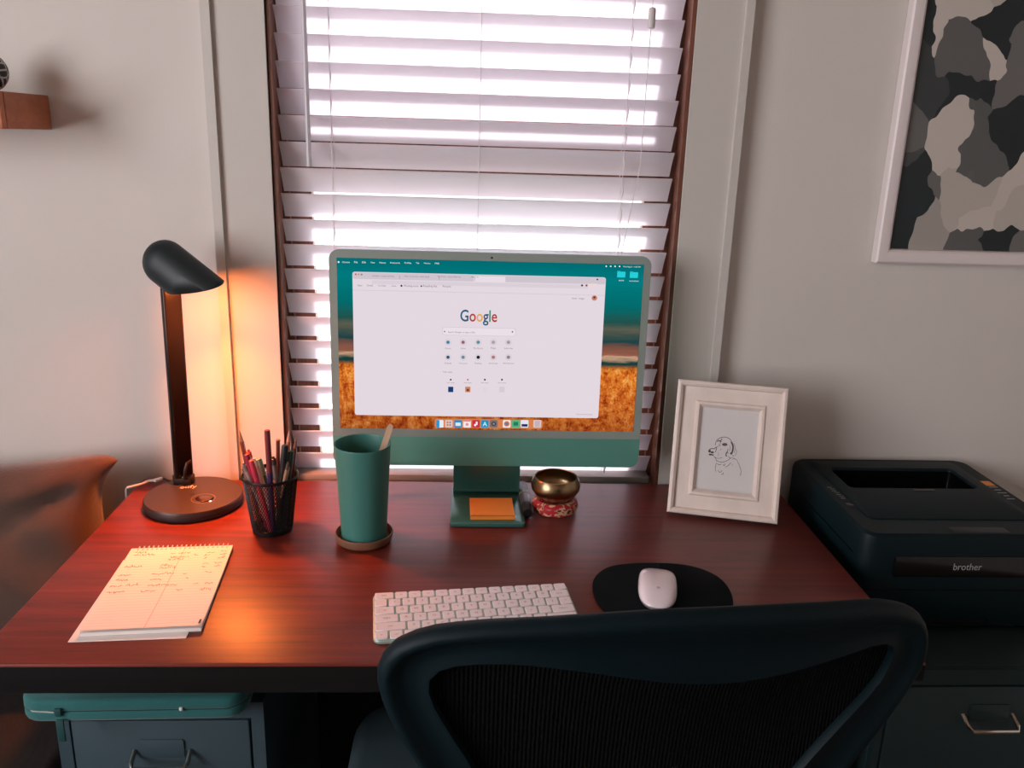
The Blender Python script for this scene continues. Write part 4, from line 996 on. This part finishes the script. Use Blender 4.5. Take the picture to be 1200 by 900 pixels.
# ------------------------------------------------------------------ DAYBED AND CUSHION
db = thing('daybed', 'low daybed with a dark brown cover beside the desk', 'daybed', T(-1.30, -.52, 0))
M_COV = mat('dark_brown_cover', srgb(36, 30, 29), .9, noise=(20, .15), bump=(120, .4))
MB().rbox(1.30, .98, .143, .03, .02, cs=3, M=T(0, 0, .25)).build('mattress', M_COV, db)
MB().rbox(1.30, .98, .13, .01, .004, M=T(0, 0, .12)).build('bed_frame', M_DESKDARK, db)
for x in (-.58, .58):
    for y in (-.44, .44): MB().rbox(.05, .05, .122, .005, .002, M=T(x, y, 0)).build('leg', M_DESKDARK, db)
def pillow(w, h, t):
    mb = MB(); N = 36; L = []
    def P(u, v, s):
        cu_, cv_ = u*math.sqrt(1-.13*v**10), v*math.sqrt(1-.20*u**10)
        px_ = cu_*w/2*(1-.25*(1-abs(v)**6)); pz_ = cv_*h/2*(1-.07*(1-abs(u)**3))
        th = t/2*((1-u**4)*(1-v**4))**.36
        # deep crease running inwards from below the top right corner, roll above it, belly below
        lu, lv = u-.86, v-.70
        al = (lu*-.93+lv*-.37); d_ = lu*.37-lv*.93          # along / across the crease
        env = 1/(1+math.exp(-(al+.02)*30))*math.exp(-max(0, al)*1.5)
        fold = -.030*env*math.exp(-(d_/.085)**2) + .012*env*math.exp(-((d_+.22)/.12)**2) + .008*env*math.exp(-((d_-.3)/.2)**2)
        fold += .006*math.sin(u*5+v*7)*(1-u**4)*(1-v**4)
        return (px_, s*(th+fold*(1 if s < 0 else .2)*(1-u**8)*(1-v**8)), pz_)
    vs_ = []; fs = []
    for s in (-1, 1):
        k0 = len(vs_)
        for j in range(N+1):
            for i in range(N+1):
                u, v = math.sin((-1+2*i/N)*PI/2), math.sin((-1+2*j/N)*PI/2)
                vs_.append(P(u, v, s))
        for j in range(N):
            for i in range(N):
                a = k0+j*(N+1)+i; q_ = (a, a+1, a+N+2, a+N+1); fs.append(q_ if s < 0 else q_[::-1])
    return mb.add(vs_, fs)
M_CUSH = mat('brown_velvet', srgb(80, 51, 38), .85, noise=(9, .18), bump=(160, .35), sheen=.35)
cu = pillow(.545, .41, .15).build('cushion', M_CUSH, None, T(-.848, -.125, .610) @ RZ(-.04) @ RX(-.16) @ RY(-.10), smooth=60)
tag(cu, 'brown velvet cushion leaning against the wall beside the desk', 'cushion')

# ------------------------------------------------------------------ OFFICE CHAIR
CA = math.radians(6.5)
chx = Vector((math.cos(CA), math.sin(CA), 0)); chn = Vector((math.sin(CA), -math.cos(CA), 0))   # chn points back to the room
RE = math.radians(9)
chu = (Vector((0, 0, 1))*math.cos(RE)+chn*math.sin(RE)).normalized(); chb = chx.cross(chu).normalized()
if chb.y > 0: chb = -chb
CO = Vector((.172, -.870, .965))
CURV = .55
def chair_uv(px, py):
    off = 0
    for _ in range(8):
        p = onplane(px, py, CO-chb*off, chb); u = (p-CO).dot(chx); off = CURV*u*u
    return Vector((u, (p-CO).dot(chu)))
def chair_pt(u, v, h=0):
    return CO+chx*u+chu*v+chb*(h-CURV*u*u+.10*min(0, v+.10)**2*0)
outer = [(492, 900), (468, 862), (450, 827), (441, 797), (443, 775), (455, 757), (478, 745), (512, 736), (600, 727), (760, 715), (900, 708), (1000, 703), (1040, 702), (1066, 709), (1081, 723), (1086, 744), (1080, 772), (1062, 802), (1035, 840), (1002, 882), (988, 900)]
inner = [(556, 900), (534, 865), (512, 830), (503, 806), (507, 791), (524, 781), (560, 776.5), (620, 778), (700, 788), (790, 800), (860, 799), (930, 785), (995, 764), (1028, 753), (1041, 755), (1044, 766), (1026, 800), (980, 850), (935, 900)]
ou = [chair_uv(*p) for p in outer]; inn = [chair_uv(*p) for p in inner]
print('chair outer uv', [tuple(round(c, 3) for c in p) for p in ou])
# continue the frame below the picture to a rounded bottom
uo0, uo1 = ou[0], ou[-1]
vb = -.46
cxm = (uo0.x+uo1.x)/2
ou = [Vector((cxm-.07, vb)), Vector((cxm-.12, vb+.015)), Vector((cxm-.16, vb+.06)), Vector((cxm-.185, vb+.14))]+ou+[Vector((cxm+.185, vb+.14)), Vector((cxm+.16, vb+.06)), Vector((cxm+.12, vb+.015)), Vector((cxm+.07, vb)), Vector((cxm, vb-.004))]
inn = [Vector((cxm-.06, vb+.06)), Vector((cxm-.10, vb+.075)), Vector((cxm-.125, vb+.11)), Vector((cxm-.14, vb+.17))]+inn+[Vector((cxm+.14, vb+.17)), Vector((cxm+.125, vb+.11)), Vector((cxm+.10, vb+.075)), Vector((cxm+.06, vb+.06)), Vector((cxm, vb+.058))]
def resample(P, n):
    P = smooth_closed(P, 4); d = [0]
    for i in range(len(P)): d.append(d[-1]+(P[(i+1) % len(P)]-P[i]).length)
    R_ = []; tot = d[-1]; k_ = 0
    for j in range(n):
        s = tot*j/n
        while d[k_+1] < s: k_ += 1
        t = (s-d[k_])/max(1e-9, d[k_+1]-d[k_]); R_.append(P[k_].lerp(P[(k_+1) % len(P)], t))
    return R_
NR = 120
# match by angle around the middle of the opening
mid = Vector((cxm+.005, -.20))
def by_angle(P, n):
    P = resample(P, 900); ang = [math.atan2(p.y-mid.y, p.x-mid.x) % (2*PI) for p in P]; R_ = []
    for j in range(n):
        a = 2*PI*j/n; k_ = min(range(len(P)), key=lambda q_: min(abs(ang[q_]-a), 2*PI-abs(ang[q_]-a))); R_.append(P[k_])
    return R_
Oo, In = by_angle(ou, NR), by_angle(inn, NR)
ch = thing('office_chair', 'black office chair with mesh back pushed up to the desk', 'chair', T(.10, -.56, 0))
CI = Vector((.10, -.56, 0))
M_CHF = mat('chair_black_teal', srgb(5, 24, 30), .55, spec=.18, bump=(500, .06))
prof = [(.30, -.020), (.17, -.015), (.07, -.008), (.015, -.001), (.03, .005), (.10, .010), (.18, .011), (.28, .008), (.40, .002), (.75, .000), (.90, .004), (.97, .004), (1, -.002), (1, -.010), (.9, -.017), (.6, -.020)]
Lr = []
for s, h in prof: Lr.append([tuple(chair_pt(*(Oo[j].lerp(In[j], s)), h)-CI) for j in range(NR)])
Lr.append(Lr[0])
MB().loops(Lr, cap0=False, cap1=False).build('back_frame', M_CHF, ch, smooth=50)
M_NET = bpy.data.materials.new('black_chair_mesh'); M_NET.use_nodes = True; nt = M_NET.node_tree; B = nt.nodes['Principled BSDF']
B.inputs['Roughness'].default_value = .8; B.inputs['Specular IOR Level'].default_value = .08
tc = nt.nodes.new('ShaderNodeTexCoord'); wv = nt.nodes.new('ShaderNodeTexWave'); wv.inputs['Scale'].default_value = 75; wv.inputs['Distortion'].default_value = 1.2; wv.inputs['Detail Scale'].default_value = 3
nt.links.new(tc.outputs['Object'], wv.inputs['Vector']); b_ = nt.nodes.new('ShaderNodeBump'); b_.inputs['Strength'].default_value = .8; b_.inputs['Distance'].default_value = .003
nt.links.new(wv.outputs[0], b_.inputs['Height']); nt.links.new(b_.outputs[0], B.inputs['Normal'])
cr = ramp(nt, [(.2, srgb(2, 3, 4)), (.8, srgb(9, 13, 15))]); nt.links.new(wv.outputs[0], cr.inputs[0]); nt.links.new(cr.outputs[0], B.inputs['Base Color'])
Ln = []
for s, h in ((0, -.006), (.2, -.012), (.45, -.016), (.7, -.018), (.97, -.018)):
    Ln.append([tuple(chair_pt(*(In[j].lerp(mid, s)), h)-CI) for j in range(NR)])
MB().loops(Ln, cap0=False, cap1=True).build('mesh_panel', M_NET, ch, smooth=60)
# lumbar/spine bar from the back frame down to the mechanism, seat, column, five-star base, castors
sp0 = chair_pt(cxm, vb+.03, .0)-CI
MB().tube([sp0, sp0+Vector((0, .02, -.06)), Vector((sp0.x*.6, sp0.y+.12, .405)), Vector((0.0, 0, .395))], [.026, .026, .024, .022], 12).build('spine', M_BLACK, ch)
MB().rbox(.54, .50, .075, .09, .025, cs=4, n=8, M=T(0, .01, .405) @ RZ(0)).build('seat', mat('seat_fabric', srgb(38, 56, 62), .85, bump=(400, .3)), ch)
MB().rbox(.22, .24, .045, .03, .006, M=T(0, 0, .362)).build('mechanism', M_BLACK, ch)
MB().lathe([(.026, .10), (.026, .25), (.018, .252), (.018, .365)], 20).build('gas_column', M_BLACK, ch)
for k_ in range(5):
    a = 2*PI*k_/5+.35; e = Vector((.29*math.cos(a), .29*math.sin(a), .066))
    leg = MB().tube([(0, 0, .105), (e.x*.5, e.y*.5, .092), (e.x, e.y, .072)], [.026, .022, .016], 10).build('base_arm', M_BLACK, ch)
    MB().lathe([(.0001, -.022), (.022, -.022), (.026, -.018), (.026, .018), (.022, .022), (.0001, .022)], 20, M=T(e.x, e.y, .0265) @ RZ(a+.6) @ RX(PI/2)).build('castor', M_PRD, leg)
print('objects', len(bpy.data.objects))
